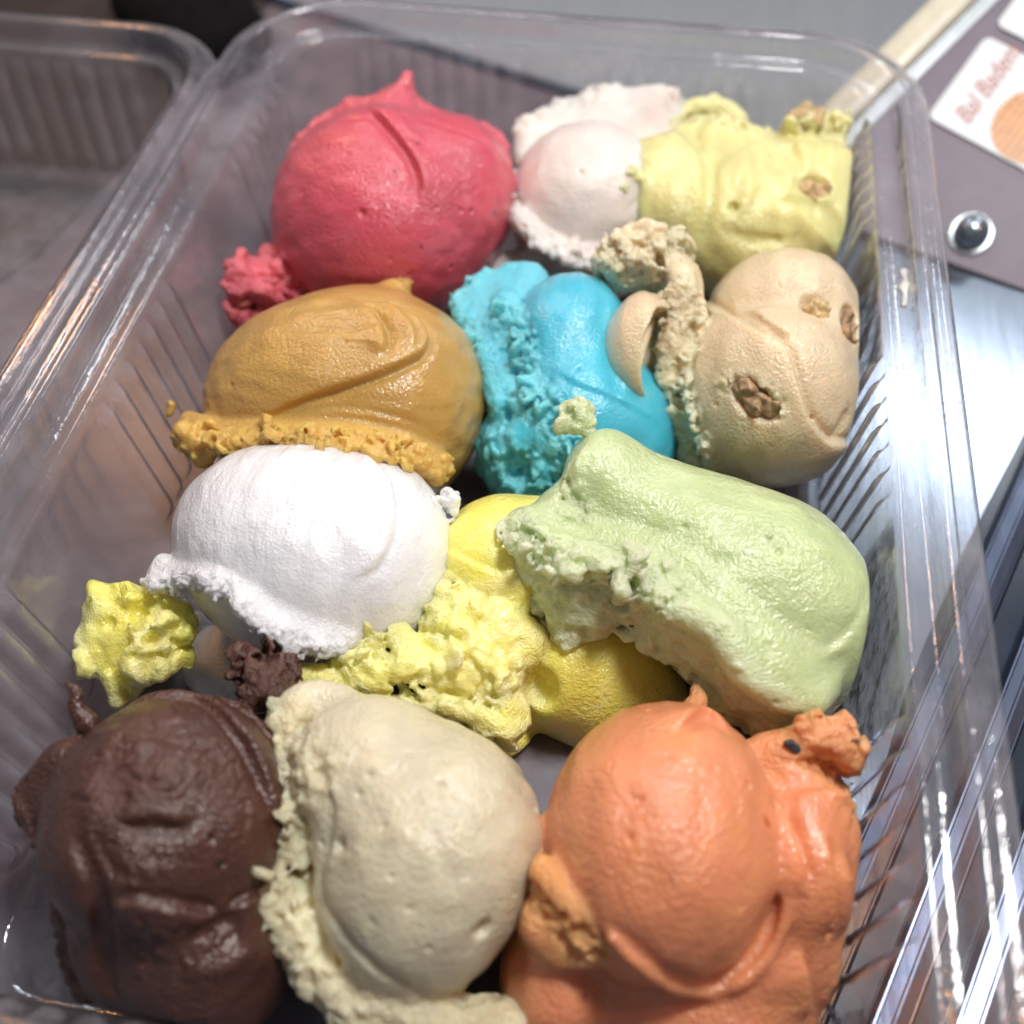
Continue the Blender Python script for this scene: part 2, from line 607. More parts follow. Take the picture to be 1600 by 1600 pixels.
    def airholes(self, n, seed=1, r0=0.025, r1=0.07):
        rng = np.random.default_rng(seed)
        I = np.argwhere((np.abs(self.d) < self.h * 0.5) & (self.M < 0.3))
        I = I[I[:, 2] * self.h + self.lo[2] > 1.8]
        for i in rng.choice(len(I), min(n, len(I)), replace=False):
            r = r0 + (r1 - r0) * rng.random() ** 3
            self.carve(self.lo + I[i] * self.h, (r * rng.uniform(.8, 1.6), r * rng.uniform(.8, 1.6), r), k=.02)

    def pore(self, px, py, r, depth=0.6):
        p, n = self.hit(px, py)
        self.carve(p + n * r * (1 - 2 * depth) * 0.5, (r, r, r), k=0.04)

    def floor(self, z=0.22):
        self.d = np.maximum(self.d, (z - self.ax[2])[None, None, :])
        # pressed flat where it meets the ribbed walls of the container
        Z = self.ax[2][None, None, :]
        ins = np.where(Z < 4.35, 1.06 + 0.46 * np.clip((4.28 - Z) / 3.84, 0, 1.1), 0.3).astype(np.float32)
        X = self.ax[0][:, None, None]
        Y = self.ax[1][None, :, None] + 0.5
        for wall in (np.abs(X) - (9.0 - ins), np.abs(Y) - (13.8 - ins)):
            self.d = -smin(-self.d, -wall.astype(np.float32), 0.12)

    # --- tracing on the sculpted surface
    def _val(self, p):
        i = np.clip(np.rint((p - self.lo) / self.h).astype(int), 0, self.n - 1)
        return self.d[i[..., 0], i[..., 1], i[..., 2]]

    def hit(self, px, py):
        d = ray(px, py)
        c = self.lo + self.n * self.h / 2
        t0 = depth_of(c)
        rad = np.linalg.norm(self.n * self.h) / 2
        ts = np.arange(t0 - rad, t0 + rad, self.h * 0.4)
        Q = CAM_LOC + ts[:, None] * d
        ok = np.all((Q >= self.lo) & (Q <= self.lo + (self.n - 1) * self.h), axis=1)
        v = np.where(ok, self._val(Q), 9)
        neg = np.nonzero(v < 0)[0]
        i = neg[0] if len(neg) else int(np.argmin(v))
        p = Q[i]
        g = np.array([self._val(p + e * 0.15) - self._val(p - e * 0.15) for e in np.eye(3)], float)
        g /= np.linalg.norm(g) + 1e-9
        return p, g

    def on(self, pts, lift=0.0):
        return np.array([(lambda pn: pn[0] + pn[1] * lift)(self.hit(*q)) for q in pts])

    def onn(self, pts):
        r = [self.hit(*q) for q in pts]
        return np.array([a for a, b in r]), np.array([b for a, b in r])

    # --- surface
    def build(self, name, mat, parent=None, origin=None, smooth_it=1):
        d = self.d
        d[0], d[-1], d[:, 0], d[:, -1], d[:, :, 0], d[:, :, -1] = (np.maximum(x, 0.01) for x in (d[0], d[-1], d[:, 0], d[:, -1], d[:, :, 0], d[:, :, -1]))
        s = d < 0
        nx, ny, nz = d.shape
        cnt = np.zeros((nx - 1, ny - 1, nz - 1), np.int8)
        for i in (0, 1):
            for j in (0, 1):
                for k in (0, 1):
                    cnt += s[i:nx - 1 + i, j:ny - 1 + j, k:nz - 1 + k]
        act = (cnt > 0) & (cnt < 8)
        I, J, K = np.nonzero(act)
        idx = np.full(act.shape, -1, np.int64)
        idx[I, J, K] = np.arange(len(I))
        acc = np.zeros((len(I), 3))
        num = np.zeros(len(I))
        base = np.stack([I, J, K], 1).astype(float)
        for axis in range(3):
            o1, o2 = [a for a in range(3) if a != axis]
            for u in (0, 1):
                for v in (0, 1):
                    off = np.zeros(3, int)
                    off[o1], off[o2] = u, v
                    a = d[I + off[0], J + off[1], K + off[2]]
                    off2 = off.copy()
                    off2[axis] = 1
                    b = d[I + off2[0], J + off2[1], K + off2[2]]
                    m = (a < 0) != (b < 0)
                    t = np.where(m, a / np.where(m, a - b, 1), 0)
                    p = np.tile(off.astype(float), (len(I), 1))
                    p[:, axis] = t
                    acc += p * m[:, None]
                    num += m
        V = base + acc / np.maximum(num, 1)[:, None]
        F = []
        for axis in range(3):
            o1, o2 = [(1, 2), (2, 0), (0, 1)][axis]
            sa = np.moveaxis(s, (axis, o1, o2), (0, 1, 2))
            ia = np.moveaxis(idx, (axis, o1, o2), (0, 1, 2))
            a = sa[:-1, 1:-1, 1:-1]
            b = sa[1:, 1:-1, 1:-1]
            for flip, m in ((False, a & ~b), (True, ~a & b)):
                x, y, z = np.nonzero(m)
                q = np.stack([ia[x, y, z], ia[x, y + 1, z], ia[x, y + 1, z + 1], ia[x, y, z + 1]], 1)
                F.append(q[:, ::-1] if flip else q)
        F = np.vstack(F)
        # keep what is joined to the largest piece; drop floating specks
        lab = np.arange(len(V))
        E = np.vstack([F[:, [0, 1]], F[:, [1, 2]], F[:, [2, 3]], F[:, [3, 0]]])
        E2 = np.vstack([E, E[:, ::-1]])
        E2 = E2[np.argsort(E2[:, 0], kind='stable')]
        st = np.concatenate([[0], np.nonzero(np.diff(E2[:, 0]))[0] + 1])
        who = E2[st, 0]
        for _ in range(400):
            new = lab.copy()
            new[who] = np.minimum(new[who], np.minimum.reduceat(lab[E2[:, 1]], st))
            np.minimum.at(new, lab[who], new[who])
            new = new[new]
            new = new[new]
            if (new == lab).all():
                break
            lab = new
        ids, c = np.unique(lab, return_counts=True)
        keep = lab == ids[np.argmax(c)]
        F = F[keep[F[:, 0]]]
        remap = np.cumsum(keep) - 1
        F = remap[F]
        V = V[keep]
        E = remap[E[keep[E[:, 0]]]]
        for _ in range(smooth_it):
            n = np.bincount(E.ravel(), minlength=len(V)).astype(float)
            sm = np.stack([np.bincount(E[:, 0], V[E[:, 1], q], len(V)) + np.bincount(E[:, 1], V[E[:, 0], q], len(V)) for q in range(3)], 1)
            vi = np.clip(np.rint(V).astype(int), 0, self.n - 1)
            w = (0.45 * (1 - 0.85 * np.clip(self.M[vi[:, 0], vi[:, 1], vi[:, 2]], 0, 1)))[:, None]
            V = V * (1 - w) + w * sm / np.maximum(n, 1)[:, None]
        vi = np.clip(np.rint(V).astype(int), 0, self.n - 1)
        torn = self.M[vi[:, 0], vi[:, 1], vi[:, 2]]
        Wd = self.lo + V * self.h
        if origin is None:
            origin = np.array([Wd[:, 0].mean(), Wd[:, 1].mean(), Wd[:, 2].min()])
        me = bpy.data.meshes.new(name)
        me.vertices.add(len(V))
        me.vertices.foreach_set('co', ((Wd - origin) * CM).astype(np.float32).ravel())
        me.loops.add(len(F) * 4)
        me.loops.foreach_set('vertex_index', F.astype(np.int32).ravel())
        me.polygons.add(len(F))
        me.polygons.foreach_set('loop_start', np.arange(0, len(F) * 4, 4, dtype=np.int32))
        me.polygons.foreach_set('use_smooth', np.ones(len(F), bool))
        me.update(calc_edges=True)
        a = me.attributes.new('torn', 'FLOAT', 'POINT')
        a.data.foreach_set('value', np.clip(torn, 0, 1).astype(np.float32))
        me.materials.append(mat)
        o = bpy.data.objects.new(name, me)
        o.location = Vector(origin) * CM
        COL.objects.link(o)
        if parent is not None:
            o.parent = parent
            o.location = Vector(origin) * CM - parent.location
        self.origin = origin
        return o


# ------------------------------------------------------------------ the setting
M_COUNTER = plain('mauve_laminate', (0.15, 0.125, 0.14), rough=0.3, scale=60, var=0.25, bump=0.05)
M_STEEL = plain('brushed_steel', (0.44, 0.48, 0.50), rough=0.3, metal=0.45, scale=500, var=0.06, bump=0.08, stretch=(1, .06, 1))
M_POLISH = plain('polished_steel', (0.32, 0.37, 0.44), rough=0.22, metal=0.85, scale=300, var=0.08, bump=0.1, stretch=(1, .08, 1))
M_DARK = plain('dark_gap', (0.02, 0.03, 0.05), rough=0.25, scale=90, var=0.3)
M_RAIL = plain('dark_blue_steel', (0.15, 0.18, 0.26), rough=0.3, metal=0.9, scale=300, var=0.1, bump=0.1, stretch=(1, .08, 1))
M_BLACK = plain('black_cloth', (0.003, 0.003, 0.004), rough=0.9, spec=0.15, scale=200, var=0.4, bump=0.2)
M_BROWN = plain('brown_board', (0.045, 0.034, 0.030), rough=0.4, scale=80, var=0.25, bump=0.1)
M_PANEL = plain('mauve_panel', (0.15, 0.125, 0.165), rough=0.5, metal=0.0, scale=120, var=0.08, bump=0.04)
M_CREAM = plain('cream_edge', (0.66, 0.63, 0.50), rough=0.25, scale=200, var=0.06, bump=0.1)
M_CARD = plain('white_card', (0.66, 0.71, 0.74), rough=0.45, scale=150, var=0.03)
M_INK = plain('red_ink', (0.42, 0.09, 0.05), rough=0.5, scale=300, var=0.1)
M_HONEY = plain('honey_print', (0.60, 0.28, 0.05), rough=0.4, scale=260, var=0.3)
M_HONEY2 = plain('honey_print_dark', (0.45, 0.16, 0.02), rough=0.4, scale=260, var=0.3)

ZC = -0.25
U = np.array([0.49, 0.87, 0.0])
U /= np.linalg.norm(U)
VV = np.array([U[1], -U[0], 0])            # to the right of the fixture's direction

o = bm_obj('counter', prism([(-70, -40), (60, -40), (60, 90), (-70, 90)], ZC - 2, ZC), M_COUNTER)
tag(o, kind='structure')


def flat(q, z):
    return [at(px, py, z)[:2] for px, py in q]


# brushed steel worktop beyond the container
z = ZC + 0.12
a, b = at(455, 0, z), at(905, 140, z)
e = (b - a) / np.linalg.norm(b - a)
p0 = a - e * 0.2
far = np.array([0.49, 0.87, 0])
poly = [p0 - e * 30, a + e * 35, a + e * 35 + far * 60, p0 - e * 30 + far * 60]
o = bm_obj('steel_worktop', prism([p[:2] for p in poly], ZC + 0.004, z, 0.03), M_STEEL)
tag(o, kind='structure')
dk = [a - e * 30 - VV * 0.9, a + e * 9 - VV * .1, a + e * 9 + VV * .35, a - e * 30 + VV * 0.4]
tr = bm_obj('dark_strip', prism([p[:2] for p in (a - e * 30, a + e * 14, a + e * 14 - np.array([.28, .5, 0]) * .9, a - e * 30 - np.array([.28, .5, 0]) * .9)], ZC + 0.004, z - 0.02, 0.02), M_DARK, parent=o)  # near-black strip laid along the edge of the worktop

# polished tray-rest sheet at the right of the container
zs = ZC + 0.16
sheet_poly = flat([(1150, 300), (1660, 478), (1660, 560), (1500, 870), (1415, 1080), (1330, 1380), (1180, 1380)], zs)
o = bm_obj('polished_steel_sheet', prism(sheet_poly, ZC + 0.125, zs, 0.015), M_POLISH)
tag(o, kind='structure')

# rails and dark channel beside it
g0, g1 = at(1600, 655, zs), at(1500, 875, zs)
gu = (g0 - g1) / np.linalg.norm(g0 - g1)
gv = np.array([gu[1], -gu[0], 0])
o = bm_obj('dark_channel', prism([p[:2] for p in (g1 + gv * .05 - gu * 30, g1 + gv * .05 + gu * 14, g1 + gv * 30 + gu * 14, g1 + gv * 30 - gu * 30)], ZC + .004, ZC + .1), M_DARK)
tag(o, kind='structure')
rail_mesh = None
rail_words = ['nearest to the polished sheet', 'second out from the polished sheet', 'third out from the polished sheet', 'fourth out from the polished sheet']
for i, (off, wd) in enumerate(((0.75, .42), (2.1, .36), (3.4, .42), (4.9, .36))):
    bm = bmesh.new()
    prof = [(-wd, 0), (-wd, .35), (-wd * .75, .5), (0, .56), (wd * .75, .5), (wd, .35), (wd, 0)]
    A = g1 - gu * 28 + gv * off
    B = g1 + gu * 12 + gv * off
    rings = []
    for P in (A, B):
        rings.append([bm.verts.new(tuple(P + gv * x + np.array([0, 0, ZC + .1 - P[2] + zz]))) for x, zz in prof])
    for j in range(len(prof) - 1):
        bm.faces.new((rings[0][j], rings[0][j + 1], rings[1][j + 1], rings[1][j]))
    bm.faces.new(rings[0])
    bm.faces.new(rings[1][::-1])
    bmesh.ops.recalc_face_normals(bm, faces=bm.faces)
    bmesh.ops.bevel(bm, geom=list(bm.edges), offset=.04, segments=2, affect='EDGES')
    o = bm_obj('steel_rail', bm, M_RAIL, origin=tuple(g1 + gv * off))
    tag(o, 'long steel rail, ' + rail_words[i], 'rail', 'steel rails right of the container')

# sloping label panel
E1 = at(1395, 378, ZC + .35)
PN = np.array([-.18, -.52, .83])
PN /= np.linalg.norm(PN)


def pan(px, py, lift=0.0):
    return on_plane(px, py, E1 + PN * lift, PN)


ll, lr, tl = pan(1215, 312), pan(1640, 466), pan(1545, -15)
along = (tl - ll) / np.linalg.norm(tl - ll)
quad = [ll, lr, lr + along * 26, ll + along * 26]
vs = [tuple(p) for p in quad] + [(p[0], p[1], ZC + .18) for p in quad]
holder = empty('label_panel', (ll[0], ll[1], ZC + .18))
tag(holder, 'mauve sloping panel with price cards and a steel bolt behind the container', 'panel')
mesh_obj('panel_plate', vs, [(0, 1, 2, 3), (0, 4, 5, 1), (1, 5, 6, 2), (2, 6, 7, 3), (3, 7, 4, 0), (7, 6, 5, 4)], M_PANEL, origin=quad[0], parent=holder, smooth=False)
# cream edge bar along its left side
bm = bmesh.new()
crs = np.cross(along, PN)
crs /= np.linalg.norm(crs)
prof = [(-1.05, -.2), (-1.05, .18), (-.85, .34), (-.35, .40), (-.12, .34), (-.02, .2), (-.02, .01)]
R0 = [bm.verts.new(tuple(ll - along * .1 + crs * x + PN * h)) for x, h in prof]
R1 = [bm.verts.new(tuple(ll + along * 26 + crs * x + PN * h)) for x, h in prof]
for j in range(len(prof) - 1):
    bm.faces.new((R0[j], R0[j + 1], R1[j + 1], R1[j]))
bm.faces.new(R0)
bm.faces.new(R1[::-1])
bmesh.ops.recalc_face_normals(bm, faces=bm.faces)
bm_obj('edge_bar', bm, M_CREAM, origin=tuple(ll), parent=holder)
# grey seam between bar and plate
s0, s1 = ll + crs * .0, ll + along * 26
bm = bmesh.new()
f = [bm.verts.new(tuple(p + PN * .008)) for p in (ll + crs * .01, ll + crs * .42, ll + crs * .42 + along * 26, ll + crs * .01 + along * 26)]
bm.faces.new(f)
r = bmesh.ops.extrude_face_region(bm, geom=list(bm.faces))
for v in [q for q in r['geom'] if isinstance(q, bmesh.types.BMVert)]:
    v.co += Vector(PN) * .05
bmesh.ops.recalc_face_normals(bm, faces=bm.faces)
bm_obj('seam_strip', bm, M_STEEL, origin=tuple(ll), parent=holder)

# domed bolt
bc, bn = pan(1517, 366), PN
S = Sculpt(bc - .9, bc + .9, h=.05, seed=5)
S.ball(bc + bn * .22, (.5, .5, .5), whole=True)
S.d = np.maximum(S.d, -((S.ax[0][:, None, None] - bc[0]) * bn[0] + (S.ax[1][None, :, None] - bc[1]) * bn[1] + (S.ax[2][None, None, :] - bc[2]) * bn[2]) + .0)
S.build('bolt_head', M_POLISH, parent=holder, origin=bc, smooth_it=3)
S = Sculpt(bc - .95, bc + .95, h=.05, seed=6)
S.ball(bc, (.66, .66, .66), whole=True)
hh = ((S.ax[0][:, None, None] - bc[0]) * bn[0] + (S.ax[1][None, :, None] - bc[1]) * bn[1] + (S.ax[2][None, None, :] - bc[2]) * bn[2])
S.d = np.maximum(S.d, np.maximum(hh - .09, -hh + .005)).astype(np.float32)
S.build('washer', M_STEEL, parent=holder, origin=bc, smooth_it=1)


# price cards (flat prints, built as thin cards on the plate)
def card(corner_px, along_px, across_px, name, label):
    c0, c1, c2 = pan(*corner_px, .03), pan(*along_px, .03), pan(*across_px, .03)
    ua = c1 - c0
    ua /= np.linalg.norm(ua)
    ub = c2 - c0
    ub = ub - ua * (ub @ ua)
    ub /= np.linalg.norm(ub)
    la, lb = np.linalg.norm(c1 - c0), 7.2
    root = empty(name, c0)
    tag(root, label, 'price card', 'price cards on the mauve panel')
    bm = bmesh.new()
    rr = .22
    pts = []
    for cx, cy, a0 in ((rr, rr, 180), (la - rr, rr, 270), (la - rr, lb - rr, 0), (rr, lb - rr, 90)):
        for k in range(6):
            t = math.radians(a0 + 90 * k / 5)
            pts.append(c0 + ua * (cx + rr * math.cos(t)) + ub * (cy + rr * math.sin(t)))
    fv = [bm.verts.new(tuple(p)) for p in pts]
    f = bm.faces.new(fv)
    r = bmesh.ops.extrude_face_region(bm, geom=[f])
    for v in [q for q in r['geom'] if isinstance(q, bmesh.types.BMVert)]:
        v.co += Vector(PN) * .06
    bmesh.ops.recalc_face_normals(bm, faces=bm.faces)
    bm_obj('card_sheet', bm, M_CARD, origin=tuple(c0), parent=root)
    return root, c0 + PN * .068, ua, ub, la


def text_part(txt, size, base, ua, ub, parent, mat, shear=.3):
    cu = bpy.data.curves.new('lettering', 'FONT')
    cu.body = txt
    cu.size = size * CM
    cu.shear = shear
    cu.extrude = .00005
    t = bpy.data.objects.new('lettering_curve', cu)
    COL.objects.link(t)
    dg = bpy.context.evaluated_depsgraph_get()
    me = bpy.data.meshes.new_from_object(t.evaluated_get(dg))
    bpy.data.objects.remove(t)
    for v in me.vertices:
        v.co.x *= .78
    me.materials.clear()
    me.materials.append(mat)
    o = bpy.data.objects.new('lettering', me)
    Rm = Matrix((tuple(ua), tuple(-ub), tuple(PN))).transposed()
    o.rotation_euler = Rm.to_euler()
    COL.objects.link(o)
    o.parent = parent
    o.location = Vector(base) * CM - parent.location
    return o


root, c0, ua, ub, la = card((1448, 184), (1541, 57), (1600, 312), 'price_card', 'white price card lettered Bal Badem with honey picture')
text_part('Bal Badem', .78, c0 + ua * .35 + ub * 1.15, ua, ub, root, M_INK, .35)
# round honey-dipper picture
hc = pan(1614, 198, .11)
bm = bmesh.new()
for k in range(9):
    w = .16
    y = -.95 + k * .21
    hw = math.sqrt(max(0.03, 1.08 ** 2 - (y + .08) ** 2))
    q = [hc + ub * 0 + ua * (x) + ub * (yy) for x, yy in ((-hw, y), (hw, y), (hw, y + .12), (-hw, y + .12))]
    fv = [bm.verts.new(tuple(p)) for p in q]
    f = bm.faces.new(fv)
    r = bmesh.ops.extrude_face_region(bm, geom=[f])
    for v in [g for g in r['geom'] if isinstance(g, bmesh.types.BMVert)]:
        v.co += Vector(PN) * .004
bmesh.ops.recalc_face_normals(bm, faces=bm.faces)
bm_obj('honey_stripes', bm, M_HONEY2, origin=tuple(hc), parent=root)
bm = bmesh.new()
fv = [bm.verts.new(tuple(hc - PN * .012 + ua * 1.12 * math.cos(t) + ub * 1.12 * math.sin(t))) for t in np.linspace(0, 2 * math.pi, 40, endpoint=False)]
f = bm.faces.new(fv)
r = bmesh.ops.extrude_face_region(bm, geom=[f])
for v in [g for g in r['geom'] if isinstance(g, bmesh.types.BMVert)]:
    v.co += Vector(PN) * .008
bmesh.ops.recalc_face_normals(bm, faces=bm.faces)
bm_obj('honey_picture', bm, M_HONEY, origin=tuple(hc), parent=root)
card((1555, 40), (1640, -75), (1640, 105), 'price_card', 'white price card at the top right edge, mostly out of frame')

# brown board and black case beyond the lid
zb = ZC + .1
bd = flat([(-260, 620), (60, 395), (240, 205), (330, 95), (480, -60), (200, -160), (-300, -160)], zb)
o = bm_obj('brown_board', prism(bd, ZC + .004, zb, .02), M_BROWN)
tag(o, 'dark brown board lying under the open lid, top left', 'board')
pc = at(285, 25, 1.0)
S = Sculpt(pc - np.array([5.5, 5.5, 1.2]), pc + np.array([6.5, 6.5, 3]), h=.13, seed=8)
q = [at(215, 22, .6), at(330, 88, .6), at(420, 45, .6), at(360, -30, .6)]
S.tube([at(225, 10, .9), at(270, 45, .9), at(335, 82, .9)], [1.1, 1.3, 1.1], k=.8)
S.tube([at(250, 0, 1.), at(330, 30, 1.), at(380, 60, .9)], [1.3, 1.5, 1.1], k=.8)
S.tube([at(240, -30, 1.), at(300, -15, 1.), at(350, 10, .9)], [1.3, 1.5, 1.1], k=.8)
S.skin(.08, 2.0, 3)
S.d = np.maximum(S.d, (ZC + .12 - S.ax[2])[None, None, :]).astype(np.float32)
o = S.build('black_pouch', M_BLACK, smooth_it=3)
tag(o, 'soft black pouch lying behind the corner of the open lid', 'pouch')
# ------------------------------------------------------------------ the clear clamshell container
M_PLASTIC = clear_plastic('clear_plastic')
RW, RL, RC = 18.0, 26.6, 2.7


def clamshell(name, cx, cy, ztop, depth, parent, w=RW, l=RL, groups_y=((6.6, 10.3), (-2.17, 1.64), (-10.6, -6.9)), groups_x=((-6.3, -1.8), (1.3, 5.8)), inset=0.0):
    step = .075
    cols = []                       # (cx, cy, nx, ny, side, s)
    hw, hl = w / 2 - RC, l / 2 - RC
    ny_, nx_ = int(2 * hl / step), int(2 * hw / step)
    nc = 26
    for k in range(ny_):
        cols.append((hw, -hl + 2 * hl * k / ny_, 1, 0, 'y'))
    for k in range(nc):
        t = math.pi / 2 * k / nc
        cols.append((hw, hl, math.cos(t), math.sin(t), ''))
    for k in range(nx_):
        cols.append((hw - 2 * hw * k / nx_, hl, 0, 1, 'x'))
    for k in range(nc):
        t = math.pi / 2 + math.pi / 2 * k / nc
        cols.append((-hw, hl, math.cos(t), math.sin(t), ''))
    for k in range(ny_):
        cols.append((-hw, hl - 2 * hl * k / ny_, -1, 0, 'y'))
    for k in range(nc):
        t = math.pi + math.pi / 2 * k / nc
        cols.append((-hw, -hl, math.cos(t), math.sin(t), ''))
    for k in range(nx_):
        cols.append((-hw + 2 * hw * k / nx_, -hl, 0, -1, 'x'))
    for k in range(nc):
        t = 1.5 * math.pi + math.pi / 2 * k / nc
        cols.append((hw, -hl, math.cos(t), math.sin(t), ''))

    def rib(side, s):
        best = 0
        for g0, g1 in (groups_y if side == 'y' else groups_x if side == 'x' else ()):
            nr = 8 if side == 'x' else 7
            pitch = (g1 - g0) / (nr - 1)
            if g0 - pitch * .5 <= s <= g1 + pitch * .5:
                u = ((s - g0) / pitch + .5) % 1 - .5
                best = max(best, math.sqrt(max(0, 1 - (u / .40) ** 2)))
        return best

    top = [(-.62, -.36), (-.605, -.2), (-.55, -.15), (-.42, -.14), (-.38, -.10), (-.33, -.14), (-.2, -.14), (-.14, -.08), (-.08, .04), (.02, .10), (.12, .04), (.16, -.12), (.19, -.42), (.23, -.53), (.31, -.575), (.45, -.58), (.56, -.575), (.62, -.55), (.67, -.545), (.72, -.58), (.76, -.66)]
    rows = [(o_, ztop + z_, 0.0) for o_, z_ in top]
    zw0, zw1 = ztop - .72, ztop - depth + .42
    nr = 30
    for k in range(nr + 1):
        u = k / nr
        zz = zw0 + (zw1 - zw0) * u
        env = min(1, max(0, (u - .03) / .05)) * min(1, max(0, (1.0 - u) / .1))
        env = math.sqrt(env)
        rows.append((.78 + .46 * u, zz, env))
    zf = ztop - depth
    rows += [(1.27, zf + .28, 0), (1.34, zf + .14, 0), (1.45, zf + .05, 0), (1.62, zf + .01, 0), (2.1, zf, 0), (RC - .02, zf, 0)]
    V, F = [], []
    ribs = [rib(c[4], c[1] if c[4] == 'y' else c[0]) for c in cols]
    for (o_, z_, env) in rows:
        for (px, py, nx, ny, sd), rb in zip(cols, ribs):
            r = RC - o_ - inset - .22 * env * rb
            V.append((cx + px + nx * r, cy + py + ny * r, z_))
    n = len(cols)
    for i in range(len(rows) - 1):
        for j in range(n):
            k = (j + 1) % n
            F.append((i * n + j, i * n + k, (i + 1) * n + k, (i + 1) * n + j))
    F.append(tuple(range((len(rows) - 1) * n, len(rows) * n)))
    o = mesh_obj(name, V, F, M_PLASTIC, origin=(cx, cy, zf), parent=parent)
    md = o.modifiers.new('thickness', 'SOLIDIFY')
    md.thickness = .028 * CM
    md.offset = 0
    return o


box = empty('clamshell_container', (0, 0, 0.02))
tag(box, 'clear ribbed plastic clamshell container, open, filled with gelato scoops', 'container')
tray = clamshell('tray', 0, -0.5, 5.0, 4.98, box, l=27.6, groups_y=((7.1, 10.8), (-1.67, 2.14), (-10.1, -6.4)))
lid = clamshell('lid', -19.35, -0.6, 4.45, 4.4, box, l=25.4, groups_y=((5.6, 9.9), (-2.6, 1.5), (-10, -6)), groups_x=((-6.6, -1.6), (1.2, 6.2)))
lid['label'] = 'empty lid folded open to the left'

# corrugated hinge between the two halves
V, F = [], []
nx, nyy = 40, 60
for i in range(nx + 1):
    u = i / nx
    x = -9.64 - .08 * u
    x = -9.63 + (-10.345 - -9.63) * u + .55 * 0
    zz = 4.64 + (4.09 - 4.64) * u + .11 * math.sin(u * 3 * 2 * math.pi)
    for j in range(nyy + 1):
        y = -12.2 + 22.9 * j / nyy
        V.append((x, y, zz))
for i in range(nx):
    for j in range(nyy):
        a_ = i * (nyy + 1) + j
        F.append((a_, a_ + 1, a_ + nyy + 2, a_ + nyy + 1))
hg = mesh_obj('hinge', V, F, M_PLASTIC, origin=(-9.98, 0, 4.3), parent=box)
md = hg.modifiers.new('thickness', 'SOLIDIFY')
md.thickness = .03 * CM
md.offset = 0

# embossed grip dots on the flange round the far right corner
rng = random.Random(4)
V, F = [], []
hw, hl = RW / 2 - RC, 13.3 - RC
spots = []
for row, o_ in enumerate((-.52, -.40, -.28)):
    for k in range(26):
        t = math.pi / 2 * (k + .5 * (row % 2)) / 26
        spots.append((hw + (RC - o_) * math.cos(t), hl + (RC - o_) * math.sin(t)))
    for k in range(1, 9):
        spots.append((hw + RC - o_, hl - k * .19 - .1 * (row % 2)))
    for k in range(1, 12):
        spots.append((hw - k * .19 - .1 * (row % 2), hl + RC - o_))
for x, y in spots:
    b0 = len(V)
    r0 = rng.uniform(.07, .09)
    for lat in (0, .5, .85):
        for k in range(8):
            t = 2 * math.pi * k / 8
            V.append((x + r0 * math.cos(lat * 1.4) * math.cos(t), y + r0 * math.cos(lat * 1.4) * math.sin(t), 4.872 + .11 * math.sin(lat * 1.4)))
    V.append((x, y, 4.872 + .11))
    for i in range(2):
        for k in range(8):
            F.append((b0 + i * 8 + k, b0 + i * 8 + (k + 1) % 8, b0 + i * 8 + 8 + (k + 1) % 8, b0 + i * 8 + 8 + k))
    for k in range(8):
        F.append((b0 + 16 + k, b0 + 16 + (k + 1) % 8, b0 + 24))
gd = mesh_obj('grip_dots', V, F, M_PLASTIC, origin=(7, 12, 4.87), parent=box)
gd['kind'] = 'stuff'

# condensation on the flange and ledge of the right side
rng = random.Random(12)
V, F = [], []
for k in range(230):
    y = rng.choice((rng.uniform(-4, 9), rng.uniform(0, 6)))
    x, zz = rng.choice(((rng.uniform(8.25, 8.72), 4.44), (rng.uniform(9.05, 9.5), 4.875), (rng.uniform(8.3, 8.7), 4.44)))
    r0 = rng.uniform(.015, .05)
    b0 = len(V)
    for lat in (0, .6):
        for j in range(7):
            t = 2 * math.pi * j / 7
            V.append((x + r0 * math.cos(lat * 1.4) * math.cos(t), y + r0 * 1.3 * math.cos(lat * 1.4) * math.sin(t), zz + r0 * .7 * math.sin(lat * 1.4)))
    V.append((x, y, zz + r0 * .7))
    for j in range(7):
        F.append((b0 + j, b0 + (j + 1) % 7, b0 + 7 + (j + 1) % 7, b0 + 7 + j))
        F.append((b0 + 7 + j, b0 + 7 + (j + 1) % 7, b0 + 14))
dr = mesh_obj('condensation_droplets', V, F, M_PLASTIC, origin=(8.9, 2, 4.5), parent=box)
dr['kind'] = 'stuff'
# ------------------------------------------------------------------ the gelato
M_PINK = gelato('strawberry_gelato', (0.62, 0.092, 0.135), (0.74, 0.17, 0.21), spots=(0.30, 0.03, 0.06), grain=1.3, spot_thr=0.72, sssr=(1, .35, .3))
M_ROSE = gelato('pale_rose_gelato', (0.80, 0.73, 0.68), (0.86, 0.82, 0.77), spots=(0.8, 0.32, 0.28), blotch=(0.80, 0.68, 0.63), spot_thr=0.76, spot_scale=160)
M_PALE = gelato('pale_yellow_gelato', (0.72, 0.69, 0.30), (0.80, 0.77, 0.44), blotch=(0.76, 0.72, 0.36), grain=1.5, rough=0.3)
M_MOCHA = gelato('coffee_gelato', (0.50, 0.305, 0.085), (0.68, 0.43, 0.10), grain=1.2, bump=0.28, rough=0.33, sssr=(1, .55, .2))
M_BLUE = gelato('sky_blue_gelato', (0.065, 0.49, 0.66), (0.18, 0.63, 0.73), grain=1.0, rough=0.33, bump=0.3, sssr=(.3, .8, 1))
M_CARA = gelato('caramel_gelato', (0.70, 0.57, 0.38), (0.80, 0.71, 0.48), spots=(0.25, 0.13, 0.06), blotch=(0.66, 0.50, 0.31), spot_thr=0.77, spot_scale=240)
